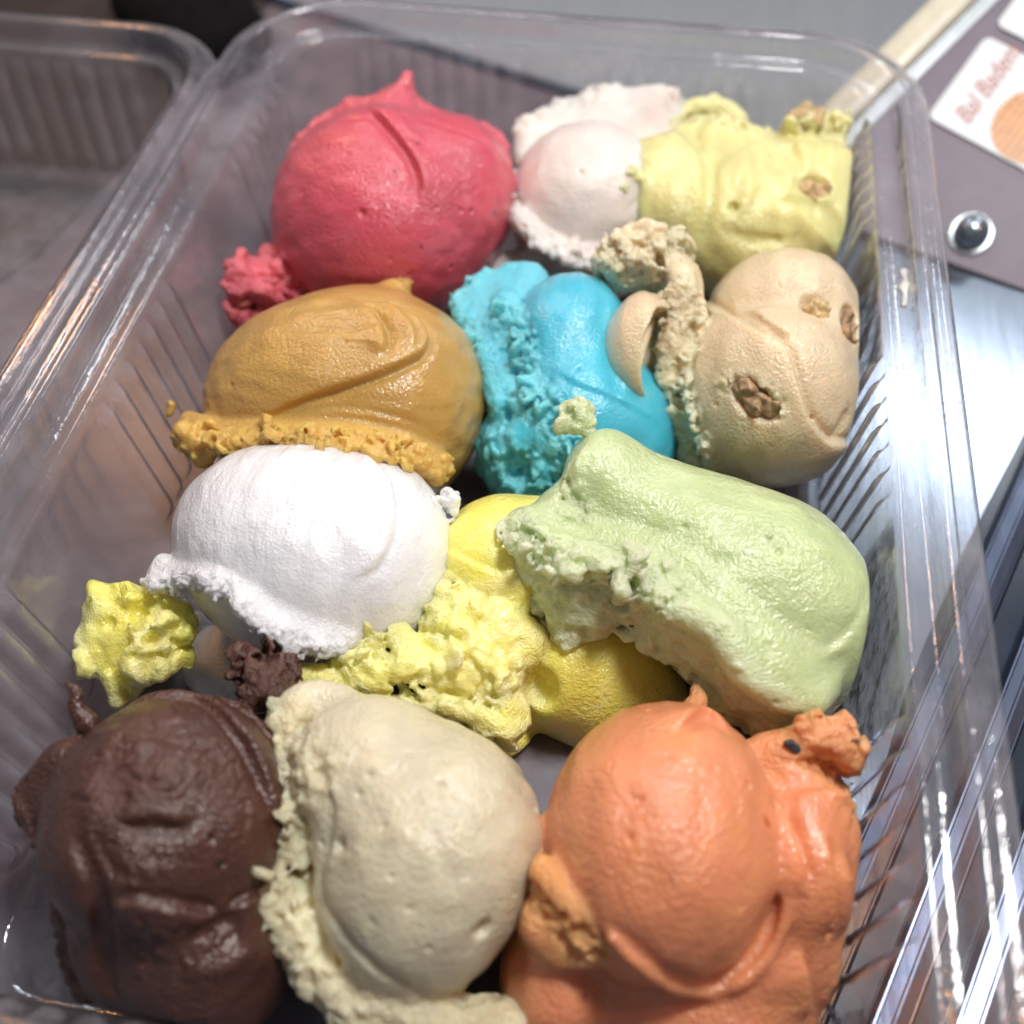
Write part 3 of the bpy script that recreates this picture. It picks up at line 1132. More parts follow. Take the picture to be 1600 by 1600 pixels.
M_WHITE = gelato('milk_white_gelato', (0.80, 0.815, 0.84), (0.85, 0.87, 0.90), grain=1.6, bump=0.5, rough=0.4, sssr=(1, .95, .9), drag=0.6, stretch=(1, .35, .8))
M_LEMON = gelato('lemon_gelato', (0.90, 0.83, 0.17), (0.92, 0.90, 0.48), grain=1.4, rough=0.28, sss=0.5, sssr=(1, .9, .15))
M_GREEN = gelato('lime_green_gelato', (0.50, 0.60, 0.31), (0.68, 0.77, 0.49), spots=(0.16, 0.24, 0.04), grain=1.5, bump=0.4, spot_thr=0.765, spot_scale=200, sssr=(.8, 1, .5))
M_CHOC = gelato('dark_chocolate_gelato', (0.068, 0.024, 0.015), (0.10, 0.040, 0.027), spots=(0.015, 0.008, 0.008), rough=0.36, grain=1.2, coat=0.65, sss=0.12, blotch=(0.08, 0.032, 0.023), bump=0.5, spec=0.5)
M_BANANA = gelato('banana_gelato', (0.62, 0.57, 0.41), (0.76, 0.69, 0.45), grain=1.5, bump=0.4, rough=0.33, blotch=(0.58, 0.50, 0.30))
M_ORANGE = gelato('apricot_orange_gelato', (0.72, 0.27, 0.13), (0.78, 0.37, 0.13), spots=(0.55, 0.12, 0.02), grain=1.4, bump=0.4, rough=0.32, spot_thr=0.73, spot_scale=220, sssr=(1, .45, .2))
M_NUT = plain('toasted_nut', (0.34, 0.22, 0.12), rough=0.45, bump=0.6, scale=420, var=0.5)
M_PALENUT = plain('pale_nut', (0.50, 0.36, 0.18), rough=0.4, bump=0.5, scale=380, var=0.3)
M_SEED = plain('dark_seed', (0.03, 0.035, 0.045), rough=0.3, bump=0.3, scale=500, var=0.4)

GROUP = 'scoops of gelato in the clear container'


def start(pts, m, seed=1, h=None):
    p = np.array(pts, float)
    lo = p.min(0) - m
    hi = p.max(0) + m
    lo[2] = 0.1
    return Sculpt(lo, hi, seed=seed, h=h)


def chunk(name, c, r, mat, parent, seed, rot=None, amp=0.06, cell=0.25):
    """a broken, angular bit of nut or seed"""
    S = Sculpt(np.asarray(c) - max(r) * 1.7, np.asarray(c) + max(r) * 1.7, h=max(r) / 15, seed=seed)
    S.chip(c, tuple(np.array(r) * .85), rot or (0, 0, 0), k=0)
    for _ in range(5):
        S.chip(np.asarray(c) + S.rng.normal(0, 1, 3) * np.array(r) * .22, tuple(np.array(r) * S.rng.uniform(.55, .85)), S.rng.uniform(-40, 40, 3) + np.array(rot or (0, 0, 0)), k=.02)
    S.skin(amp * .7, cell, seed)
    S.skin(amp * 0.5, cell * 0.4, seed + 1)
    return S.build(name, mat, parent=parent, origin=np.asarray(c))


# ---- strawberry pink -------------------------------------------------
def pink():
    c = at(600, 345, 2.85)
    dc = depth_of(c)
    tail = dp(637, 118, dc + 0.6)
    crumb = at(400, 460, 2.0)
    S = start([c - 3.2, c + 3.2, tail, crumb, crumb - 1], 0.55, seed=11)
    S.ball(c, (2.95, 2.9, 2.8), whole=True)
    S.ball(dp(708, 310, dc + 0.1), (1.7, 2.0, 2.0), k=0.6)
    S.skin(0.05, 1.6, 4)
    # torn collar on the far side with the drawn-out peaks
    ring = [dp(452, 236, dc + 0.4), dp(505, 196, dc + 0.9), dp(560, 182, dc + 1.0), dp(620, 180, dc + 0.9), dp(690, 196, dc + 0.9), dp(750, 205, dc + 0.8), dp(785, 235, dc + 0.2), dp(788, 280, dc - 0.1)]
    S.tube(ring, [0.15, 0.3, 0.36, 0.4, 0.36, 0.3, 0.25, 0.15], k=0.35)
    S.tube([dp(610, 195, dc + .6), dp(622, 170, dc + .7), dp(630, 145, dc + .7), dp(637, 120, dc + .6)], [0.75, 0.62, 0.34, 0.17], k=0.35)
    S.tube([dp(560, 200, dc + .7), dp(590, 178, dc + .7), dp(618, 165, dc + .7)], [0.35, 0.4, 0.35], k=0.3)
    S.tube([dp(540, 195, dc + .8), dp(546, 172, dc + .8), dp(548, 162, dc + .8)], [0.3, 0.22, 0.16], k=0.25)
    S.tube([dp(660, 190, dc + .8), dp(667, 172, dc + .9)], [0.3, 0.15], k=0.25)
    S.rough(ring, 0.36, 0.05, 0.22, 5, torn=0.5)
    S.rough([dp(560, 180, dc + .8), dp(640, 160, dc + .8)], 0.6, 0.06, 0.3, 8, torn=0.3)
    # the overlapping skin fold
    P, N = S.onn([(598, 190), (612, 205), (632, 232), (650, 262), (656, 290), (648, 318)])
    S.fold(P, N, 0.28, 0.55, side=-1, edge=0.06, taper=(0, 1))
    S.wave(P, 0.10, 0.09)
    P, N = S.onn([(650, 190), (700, 205), (750, 225), (785, 255)])
    S.fold(P, N, 0.10, 0.4, side=1, edge=0.08)
    P = S.on([(610, 180), (640, 215), (680, 230)])
    S.wave(P, 0.12, 0.07)
    for q, r in (((565, 332), .09), ((452, 232), .07), ((735, 330), .07), ((470, 300), .05), ((705, 418), .06), ((610, 405), .05), ((640, 430), .04), ((540, 240), .05)):
        S.pore(*q, r)
    S.skin(0.0060, 0.32, 7)
    # crumbly pile at its foot
    S.crumbs([at(352, 455, 2.4), at(395, 440, 2.4), at(450, 440, 2.2), at(500, 450, 1.9)], 0.26, 46, 0.22, 0.5, k=0.08, torn=0.7)
    S.crumbs([at(350, 480, 1.6), at(420, 490, 1.5), at(500, 480, 1.3), at(560, 470, 1.2)], 0.3, 50, 0.3, 0.6, k=0.1, torn=0.7)
    S.tube([at(345, 490, 1.2), at(430, 500, 0.9), at(540, 480, 0.9)], [0.5, 0.8, 0.9], k=0.3)
    S.rough([at(345, 455, 2.3), at(400, 455, 2.1), at(460, 455, 2.0), at(520, 462, 1.7), at(600, 472, 1.3)], 0.75, 0.07, 0.17, 9, torn=0.75, pores=0.07)
    S.skin(.011, .32, 31, aniso=(2.5, 0.5, 0.6))
    S.airholes(45, 1)
    S.floor()
    o = S.build('gelato_scoop', M_PINK)
    tag(o, 'strawberry pink scoop with a drawn-out peak on top, in the far corner', 'gelato scoop', GROUP)


# ---- pale rose white -------------------------------------------------
def rose():
    c = at(918, 312, 2.7)
    dc = depth_of(c)
    S = start([c - 2.6, c + 2.6, dp(1000, 115, dc + 1.5), dp(780, 280, dc), dp(940, 425, dc - 1.5)], 0.4, seed=21)
    S.ball(c, (2.08, 2.1, 2.1), whole=True)
    S.ball(dp(895, 330, dc + .3), (1.75, 1.75, 1.75), k=0.4)
    S.skin(0.03, 1.2, 3)
    # ragged back wall standing behind the ball
    A = [dp(825, 250, dc + .8), dp(880, 230, dc + 1.0), dp(960, 230, dc + 1.0), dp(1040, 240, dc + .8)]
    B = [dp(815, 196, dc + .9), dp(880, 166, dc + 1.3), dp(940, 138, dc + 1.5), dp(985, 122, dc + 1.5), dp(1030, 124, dc + 1.3), dp(1060, 165, dc + 1.0)]
    S.sheet(A, B, (0.4, 0.15), n=7, k=0.1, torn=0.9)
    S.rough(B, 0.45, 0.09, 0.2, 4, torn=1, pores=0.05)
    S.rough(A, 0.4, 0.05, 0.2, 4, torn=.6)
    # torn skirt along the near left foot
    A = [dp(795, 285, dc + 0.2), dp(830, 345, dc - 0.7), dp(880, 385, dc - 1.0), dp(940, 395, dc - 1.1)]
    B = [dp(782, 278, dc - 0.1), dp(790, 318, dc - 0.7), dp(822, 358, dc - 1.3), dp(870, 398, dc - 1.6), dp(930, 415, dc - 1.5)]
    S.sheet(A, B, (0.3, 0.17), n=5, k=0.1, torn=1)
    S.rough(B, 0.4, 0.07, 0.2, 6, torn=1, pores=0.05)
    S.crumbs([dp(790, 310, dc - .7), dp(850, 375, dc - 1.4), dp(925, 405, dc - 1.5)], 0.12, 16, 0.09, 0.2)
    S.tube([at(800, 425, 1.4), at(880, 425, 1.0), at(960, 420, 1.2)], [0.6, 0.8, 0.8], k=0.4)
    S.rough([at(800, 425, 1.4), at(880, 425, 1.2)], 0.7, 0.08, 0.25, 8)
    P, N = S.onn([(960, 190), (1000, 225), (1005, 290), (960, 340)])
    S.fold(P, N, 0.05, 0.5, side=1)
    S.skin(0.0050, 0.28, 7)
    S.skin(.011, .32, 31, aniso=(0.6, 2, 0.8))
    S.airholes(20, 2)
    S.floor()
    o = S.build('gelato_scoop', M_ROSE)
    tag(o, 'pale rose-white ball with a ragged torn wall behind it, beside the pink scoop', 'gelato scoop', GROUP)


# ---- pale yellow smear -----------------------------------------------
def pale():
    c = at(1165, 345, 2.4)
    dc = depth_of(c)
    S = start([c - 3, c + 3, dp(955, 290, dc), dp(1375, 300, dc), dp(1100, 165, dc + 1), dp(1320, 185, dc + 1)], 0.5, seed=31)
    S.ball(c, (2.85, 2.4, 2.2), whole=True)
    S.ball(dp(1270, 320, dc - 0.1), (1.8, 2.0, 1.9), k=0.6)
    S.ball(dp(1045, 320, dc - 0.2), (1.5, 1.7, 1.7), k=0.6)
    S.ball(dp(1115, 265, dc + 0.5), (1.5, 1.4, 1.3), k=0.6)
    S.ball(dp(1300, 255, dc + 0.8), (1.0, 1.1, 1.2), k=0.5)
    S.skin(0.11, 1.3, 3)
    S.skin(0.06, 0.7, 5, aniso=(0.6, 1.2, 1.2))
    S.skin(0.02, 0.25, 8, aniso=(0.7, 1.3, 1.3))
    # curl at the far left top
    S.tube([dp(1050, 215, dc + .9), dp(1052, 185, dc + 1.1), dp(1085, 168, dc + 1.2), dp(1130, 170, dc + 1.1), dp(1150, 190, dc + .9)], [0.2, 0.24, 0.26, 0.28, 0.35], k=0.18, torn=0.5)
    S.crumbs([dp(1050, 200, dc + .9), dp(1090, 168, dc + 1.1), dp(1150, 190, dc + 1)], 0.1, 12, 0.1, 0.22, k=0.1, torn=.5)
    # ridges of the smear
    for q, h in (([(1000, 260), (990, 320), (1000, 370)], .16), ([(1085, 240), (1090, 300), (1075, 360)], -.12), ([(1110, 245), (1112, 310), (1095, 380)], .12),
                 ([(1200, 330), (1260, 345), (1300, 385)], -.2), ([(1225, 315), (1290, 325), (1310, 380)], .22), ([(1250, 260), (1230, 225), (1225, 190)], .2), ([(1280, 245), (1290, 215), (1315, 195)], .15), ([(1030, 235), (1020, 290), (1015, 345)], .1),
                 ([(1330, 250), (1350, 310), (1345, 370)], .12), ([(1160, 230), (1170, 290), (1150, 350)], -.09), ([(1130, 360), (1180, 375), (1240, 372)], .15)):
        S.wave(S.on(q), 0.16, h)
    P, N = S.onn([(1195, 300), (1230, 325), (1270, 350), (1300, 385)])
    S.fold(P, N, 0.22, 0.5, side=1, edge=0.05)
    S.crumbs(S.on([(990, 260), (970, 300), (975, 350)]), .15, 30, .12, .3, k=.05, torn=.6)
    S.crumbs(S.on([(1230, 200), (1280, 205), (1330, 205), (1350, 250)]), .14, 24, .14, .34, k=.06, torn=.5)
    left = S.on([(985, 250), (962, 290), (958, 340), (975, 370)])
    S.rough(left, 0.55, 0.10, 0.22, 6, torn=.8, pores=.05)
    S.rough(S.on([(1220, 205), (1260, 200), (1320, 200), (1345, 230)]), 0.5, 0.09, 0.3, 7, torn=.5)
    S.rough(S.on([(1100, 185), (1160, 195), (1215, 230)]), 0.35, 0.07, 0.22, 9, torn=.5)
    p, n = S.hit(1276, 292)
    S.carve(p, (.44, .3, .32), rot=(20, 0, 20), k=0.14)
    S.pore(1145, 324, 0.14)
    S.airholes(25, 3)
    S.floor()
    o = S.build('gelato_scoop', M_PALE)
    tag(o, 'pale yellow smeared scoop with a nut in it, against the far right corner', 'gelato scoop', GROUP)
    chunk('nut_piece', p - n * 0.34, (.42, .30, .3), M_PALENUT, o, 2, rot=(20, 0, 20))
    q, n = S.hit(1256, 192)
    chunk('nut_piece', q - n * 0.28, (.55, .3, .28), M_PALENUT, o, 5, rot=(0, 5, 12))


# ---- coffee ----------------------------------------------------------
def mocha():
    c = at(525, 612, 2.6)
    dc = depth_of(c)
    S = start([c - 3.2, c + 3.2, dp(275, 690, dc - .5), dp(740, 700, dc), dp(630, 440, dc + 1.5)], 0.45, seed=41)
    S.ball(c, (3.1, 2.45, 2.2), rot=(0, -6, 12), whole=True)
    S.ball(dp(645, 645, dc - 0.1), (1.6, 2.2, 2.2), rot=(0, 0, -8), k=0.7)
    S.ball(dp(575, 548, dc + 0.3), (1.5, 1.35, 1.3), k=0.7)
    S.skin(0.035, 1.5, 3)
    S.tube([dp(600, 480, dc + .9), dp(622, 458, dc + 1.2), dp(632, 446, dc + 1.3)], [0.6, 0.42, 0.22], k=0.3, torn=.2)
    S.rough([dp(625, 455, dc + 1.2), dp(655, 475, dc + 1.2)], 0.45, 0.05, 0.2, 4, torn=.6)
    # the skin lapping over from the right, and the creases in the crown
    P, N = S.onn([(556, 468), (620, 480), (655, 505), (666, 530), (655, 555), (600, 582), (530, 605), (470, 625), (415, 652)])
    S.fold(P, N, 0.26, 0.75, side=1, edge=0.05, taper=(1, 0.7))
    P, N = S.onn([(552, 466), (580, 490), (598, 515), (602, 540), (590, 556)])
    S.fold(P, N, 0.24, 0.35, side=1, edge=0.05, taper=(1, 1))
    P, N = S.onn([(600, 470), (632, 492), (648, 520), (646, 548)])
    S.fold(P, N, 0.15, 0.25, side=1, edge=0.05, taper=(1, 1))
    P, N = S.onn([(430, 655), (520, 640), (600, 650), (680, 675)])
    S.fold(P, N, 0.06, 0.3, side=1, edge=0.05)
    S.pore(470, 543, .05)
    S.pore(540, 535, .05)
    S.skin(0.0060, 0.3, 7)
    # ragged hem
    hem = S.on([(300, 655), (350, 672), (420, 672), (500, 672), (570, 680), (630, 695), (680, 720)], lift=0.05)
    hem2 = [dp(290, 685, depth_of(hem[0]) - .5), dp(345, 695, depth_of(hem[1]) - .6), dp(420, 690, depth_of(hem[2]) - .55), dp(495, 695, depth_of(hem[3]) - .6), dp(580, 702, depth_of(hem[4]) - .6), dp(640, 718, depth_of(hem[5]) - .5), dp(688, 732, depth_of(hem[6]) - .35)]
    S.sheet(hem, hem2, (0.22, 0.22), n=4, k=0.1, torn=1)
    S.tube([dp(285, 672, dc - 1.6), dp(310, 690, dc - 1.5), dp(318, 715, dc - 1.4)], [0.22, 0.34, 0.25], k=0.1, torn=1)
    S.crumbs(hem2[:4], 0.14, 34, 0.1, 0.24, k=.02)
    S.crumbs(hem2[3:], 0.10, 26, 0.1, 0.22, k=.02)
    S.crumbs([hem2[3], dp(470, 712, depth_of(hem2[3]) - .15), dp(488, 700, depth_of(hem2[3]) - .2)], 0.1, 14, 0.12, 0.24, k=.025)
    S.crumbs(hem2, 0.16, 30, 0.2, 0.36, k=.03)
    S.rough(hem2, 0.4, 0.075, 0.17, 6, torn=1, pores=0.10)
    for q, r in (((585, 672), .14), ((575, 692), .1), ((330, 690), .12), ((400, 690), .1), ((625, 705), .1), ((455, 690), .09)):
        S.pore(*q, r, 0.8)
    S.skin(.011, .32, 31, aniso=(2.6, 0.5, 0.5))
    S.airholes(40, 4)
    S.floor()
    o = S.build('gelato_scoop', M_MOCHA)
    tag(o, 'golden brown coffee scoop with creased crown and ragged hem above the white one', 'gelato scoop', GROUP)


# ---- sky blue --------------------------------------------------------
def blue():
    c = at(890, 600, 2.5)
    dc = depth_of(c)
    S = start([c - 2.6, c + 2.6, dp(712, 455, dc + 1), dp(770, 780, dc - 1), dp(1055, 720, dc), dp(890, 800, dc - 1)], 0.35, seed=51)
    S.ball(dp(885, 545, dc + 0.4), (1.5, 1.9, 1.8), whole=True)
    S.ball(dp(905, 645, dc + 0.1), (1.9, 2.0, 1.9), k=0.5)
    S.ball(dp(985, 680, dc + 0.1), (1.15, 1.4, 1.5), k=0.5)
    S.ball(dp(830, 700, dc + 0.2), (1.35, 1.5, 1.6), k=0.3)
    S.skin(0.04, 1.2, 3)
    # torn flap rising on the left
    A = [dp(830, 440, dc + 1.2), dp(800, 500, dc + .4), dp(790, 570, dc - .2), dp(800, 640, dc - .6)]
    B = [dp(768, 426, dc + 1.2), dp(716, 458, dc + .8), dp(735, 520, dc + .1), dp(768, 590, dc - .5), dp(785, 640, dc - .8)]
    S.sheet(A, B, (0.45, 0.17), n=7, k=0.12, torn=.9)
    S.tube([dp(745, 450, dc + .8), dp(722, 458, dc + .7), dp(712, 462, dc + .7)], [0.22, 0.18, 0.12], k=.08, torn=1)
    S.tube([dp(775, 450, dc + 1.0), dp(768, 432, dc + 1.1), dp(764, 424, dc + 1.1)], [0.25, 0.2, 0.13], k=.08, torn=1)
    S.rough(B, 0.35, 0.07, 0.2, 4, torn=1, pores=.05)
    # crumbly break running down the front
    brk = S.on([(790, 480), (808, 520), (815, 565), (825, 610), (850, 640), (890, 690), (895, 740), (880, 780)], lift=0.02)
    S.rough(brk, 0.5, 0.085, 0.17, 5, torn=1, pores=0.10)
    S.crumbs(brk, 0.18, 46, 0.08, 0.2, k=.025)
    low = S.on([(775, 660), (780, 700), (790, 750), (830, 770), (880, 780)])
    S.rough(low, 0.5, 0.09, 0.26, 7, torn=.8, pores=0.08)
    S.crumbs([dp(765, 690, dc - .2), dp(775, 735, dc - .2), dp(820, 775, dc - .4), dp(880, 785, dc - .5)], 0.15, 22, 0.12, 0.3, k=.08)
    p, n = S.hit(812, 735)
    S.carve(p, (.3, .42, .5), rot=(20, 0, 30), k=.1)
    S.rough([p + n * .1, p - n * .3], .6, .09, .2, 15, torn=.7)
    P, N = S.onn([(862, 572), (900, 600), (960, 622), (1035, 665)])
    S.fold(P, N, 0.06, 0.4, side=-1, edge=.05)
    P, N = S.onn([(945, 480), (950, 550), (975, 610), (1030, 640)])
    S.wave(P, 0.2, 0.05)
    S.skin(0.0060, 0.26, 7)
    S.skin(.011, .32, 31, aniso=(0.5, 2.2, 1))
    S.airholes(15, 5)
    S.floor()
    o = S.build('gelato_scoop', M_BLUE)
    tag(o, 'bright sky-blue scoop with a torn flap, in the middle of the container', 'gelato scoop', GROUP)


# ---- caramel ---------------------------------------------------------
def caramel():
    c = at(1205, 620, 2.7)
    dc = depth_of(c)
    S = start([c - 2.8, c + 2.8, dp(950, 390, dc + 1), dp(955, 540, dc), dp(1360, 640, dc), dp(1250, 380, dc + 2)], 0.4, seed=61)
    S.ball(c, (2.1, 2.1, 2.15), whole=True)
    S.ball(dp(1225, 512, dc + 1.0), (1.85, 1.9, 1.95), k=0.22)
    S.ball(dp(1265, 570, dc + .6), (1.45, 1.6, 1.6), k=0.4)
    S.skin(0.04, 1.3, 3)
    # the lower lobe laps over the upper one
    P, N = S.onn([(1095, 470), (1130, 490), (1180, 520), (1225, 545), (1245, 600), (1262, 650), (1290, 685), (1320, 690)])
    S.fold(P, N, 0.24, 0.7, side=1, edge=0.05, taper=(.6, .3))
    P, N = S.onn([(1160, 485), (1205, 510), (1240, 530)])
    S.fold(P, N, 0.12, 0.3, side=-1, edge=0.05)
    # curled lip at the right
    S.tube([dp(1290, 690, dc - 1.0), dp(1325, 690, dc - .7), dp(1348, 665, dc - .4), dp(1352, 635, dc - .2)], [0.15, 0.24, 0.26, 0.2], k=0.14)
    P = S.on([(1300, 680), (1318, 660), (1326, 640)])
    S.wave(P, 0.14, 0.16)
    # curl on the left with its hollow
    q0, q1 = dp(1005, 490, dc + .3), dp(1010, 580, dc - .3)
    S.ball(dp(1000, 545, dc - 0.1), (0.85, 1.3, 1.35), rot=(30, 0, 0), k=0.1)
    S.carve(dp(1040, 560, dc - 0.95), (0.62, 1.15, 1.2), rot=(30, 0, 10), k=0.05)
    S.rough([dp(1035, 470, dc + .1), dp(1010, 520, dc - .5), dp(995, 590, dc - .8)], .16, .03, .14, 21, torn=.5)
    S.tube([dp(1035, 470, dc + .2), dp(1015, 500, dc - .3), dp(1000, 550, dc - .65), dp(988, 600, dc - .8)], [0.18, 0.16, 0.14, 0.12], k=0.1)
    # torn ridge
    S.crumbs([dp(955, 400, dc + .7), dp(1000, 395, dc + .6), dp(1050, 400, dc + .5)], 0.24, 60, 0.12, 0.32, k=.03, torn=.9)
    S.tube([dp(965, 425, dc + 1), dp(1030, 420, dc + .8), dp(1068, 450, dc + .5)], [0.5, 0.62, 0.4], k=.2, torn=.8)
    S.rough([dp(950, 400, dc + .6), dp(1000, 395, dc + .5), dp(1055, 400, dc + .4)], 0.75, 0.11, 0.2, 9, torn=.9, pores=.12)
    S.rough([dp(1055, 405, dc + .3), dp(1066, 460, dc - .3)], 0.55, 0.1, 0.17, 10, torn=.9, pores=.1)
    S.tube([dp(1050, 400, dc + .5), dp(1062, 430, dc + .1), dp(1068, 460, dc - .3)], [0.3, 0.34, 0.34], k=.1, torn=.8)
    S.tube([dp(1068, 440, dc + .5), dp(1072, 500, dc + .1), dp(1075, 560, dc - .1)], [.4, .5, .5], k=.2, torn=.5)
    rid = S.on([(1062, 450), (1060, 500), (1048, 550), (1048, 600), (1065, 650), (1080, 700), (1100, 740)], lift=0.05)
    S.tube(rid, [.3, .34, .3, .28, .28, .25, .2], k=.15, torn=.9)
    S.crumbs(rid, 0.14, 56, 0.09, 0.22, k=.025)
    rid2 = S.on([(1095, 470), (1085, 520), (1075, 580), (1085, 640), (1105, 700), (1120, 745)], lift=0.03)
    S.crumbs(rid2, 0.08, 40, 0.07, 0.17, k=.025)
    S.rough(rid, 0.42, 0.07, 0.15, 6, torn=1, pores=.08)
    S.rough(rid2, 0.28, 0.05, 0.15, 7, torn=1, pores=.05)
    # nut pits
    pit, pn = S.hit(1172, 622)
    S.carve(pit, (.72, .34, .34), rot=(0, 25, -20), k=.08)
    S.rough([S.hit(1130, 600)[0], S.hit(1175, 605)[0], S.hit(1215, 635)[0]], 0.3, 0.05, 0.16, 12, torn=.3)
    side, sn = S.hit(1330, 505)
    S.carve(side, (.3, .45, .42), rot=(10, 20, 15), k=.12)
    dent, dn = S.hit(1272, 480)
    S.carve(dent + dn * .1, (.36, .28, .25), k=.12)
    dent2, dn2 = S.hit(1258, 425)
    S.skin(0.0060, 0.28, 7)
    S.skin(.011, .32, 31, aniso=(0.6, 2.4, 1))
    S.airholes(40, 6)
    S.floor()
    o = S.build('gelato_scoop', M_CARA)
    tag(o, 'beige caramel scoop with nut pits and a hollow curl, against the right wall', 'gelato scoop', GROUP)
    chunk('nut_piece', pit - pn * 0.36, (.62, .26, .26), M_NUT, o, 3, rot=(0, 25, -20))
    chunk('nut_piece', side - sn * 0.38, (.3, .5, .45), M_NUT, o, 4)
    chunk('nut_piece', dent - dn * 0.18, (.3, .2, .18), M_PALENUT, o, 6)


# ---- milk white ------------------------------------------------------
def white():
    c = at(485, 868, 2.55)
    dc = depth_of(c)
    S = start([c - 3.1, c + 3.1, dp(232, 910, dc), dp(470, 1030, dc - 1)], 0.4, seed=71)
    S.ball(c, (2.9, 2.3, 2.2), rot=(0, 8, -14), whole=True)
    S.ball(dp(600, 875, dc + .1), (1.5, 1.9, 2.0), k=.6)
    S.skin(0.03, 1.6, 3)
    P, N = S.onn([(560, 700), (598, 735), (615, 780), (610, 840), (585, 885), (540, 910)])
    S.fold(P, N, 0.12, 0.5, side=1, edge=.06, taper=(0, 1))
    # undercut hollow at the near left
    S.carve(at(345, 1010, 1.0), (1.25, 0.9, 1.0), k=.2)
    S.carve(at(420, 1035, 0.9), (1.0, 0.7, 0.8), k=.2)
    S.ball(at(400, 1040, .35), (1.7, 1.1, .75), k=.2)
    # ragged overhanging hem
    hem = S.on([(262, 895), (330, 905), (380, 930), (430, 960), (490, 985), (545, 1000)], lift=-.1)
    dd = [depth_of(p) for p in hem]
    hem2 = [dp(238, 912, dd[0] - .1), dp(325, 912, dd[1] - .3), dp(375, 948, dd[2] - .35), dp(415, 985, dd[3] - .35), dp(470, 1012, dd[4] - .3), dp(535, 1012, dd[5] - .1)]
    S.sheet(hem, hem2, (0.22, 0.13), n=4, k=.1, torn=.9)
    S.tube([dp(255, 880, dd[0] + .1), dp(235, 905, dd[0])], [.2, .14], k=.1, torn=1)
    S.crumbs(hem2, 0.09, 52, 0.07, 0.16, k=.02)
    S.crumbs([dp(455, 1005, dd[4] - .3), dp(462, 1022, dd[4] - .3)], 0.06, 9, 0.07, 0.13, k=.02)
    S.rough(hem2, 0.26, 0.06, 0.14, 6, torn=1, pores=.05)
    S.crumbs([dp(700, 775, dc - .2), dp(714, 800, dc - .3)], 0.07, 8, 0.1, 0.18, k=.025)
    S.skin(0.0060, 0.26, 7, aniso=(1.5, .9, .9))
    S.skin(.011, .32, 31, aniso=(0.5, 2.4, 1.2))
    S.floor()
    o = S.build('gelato_scoop', M_WHITE)
    tag(o, 'snow white scoop with a frayed overhanging hem, under the brown coffee scoop', 'gelato scoop', GROUP)


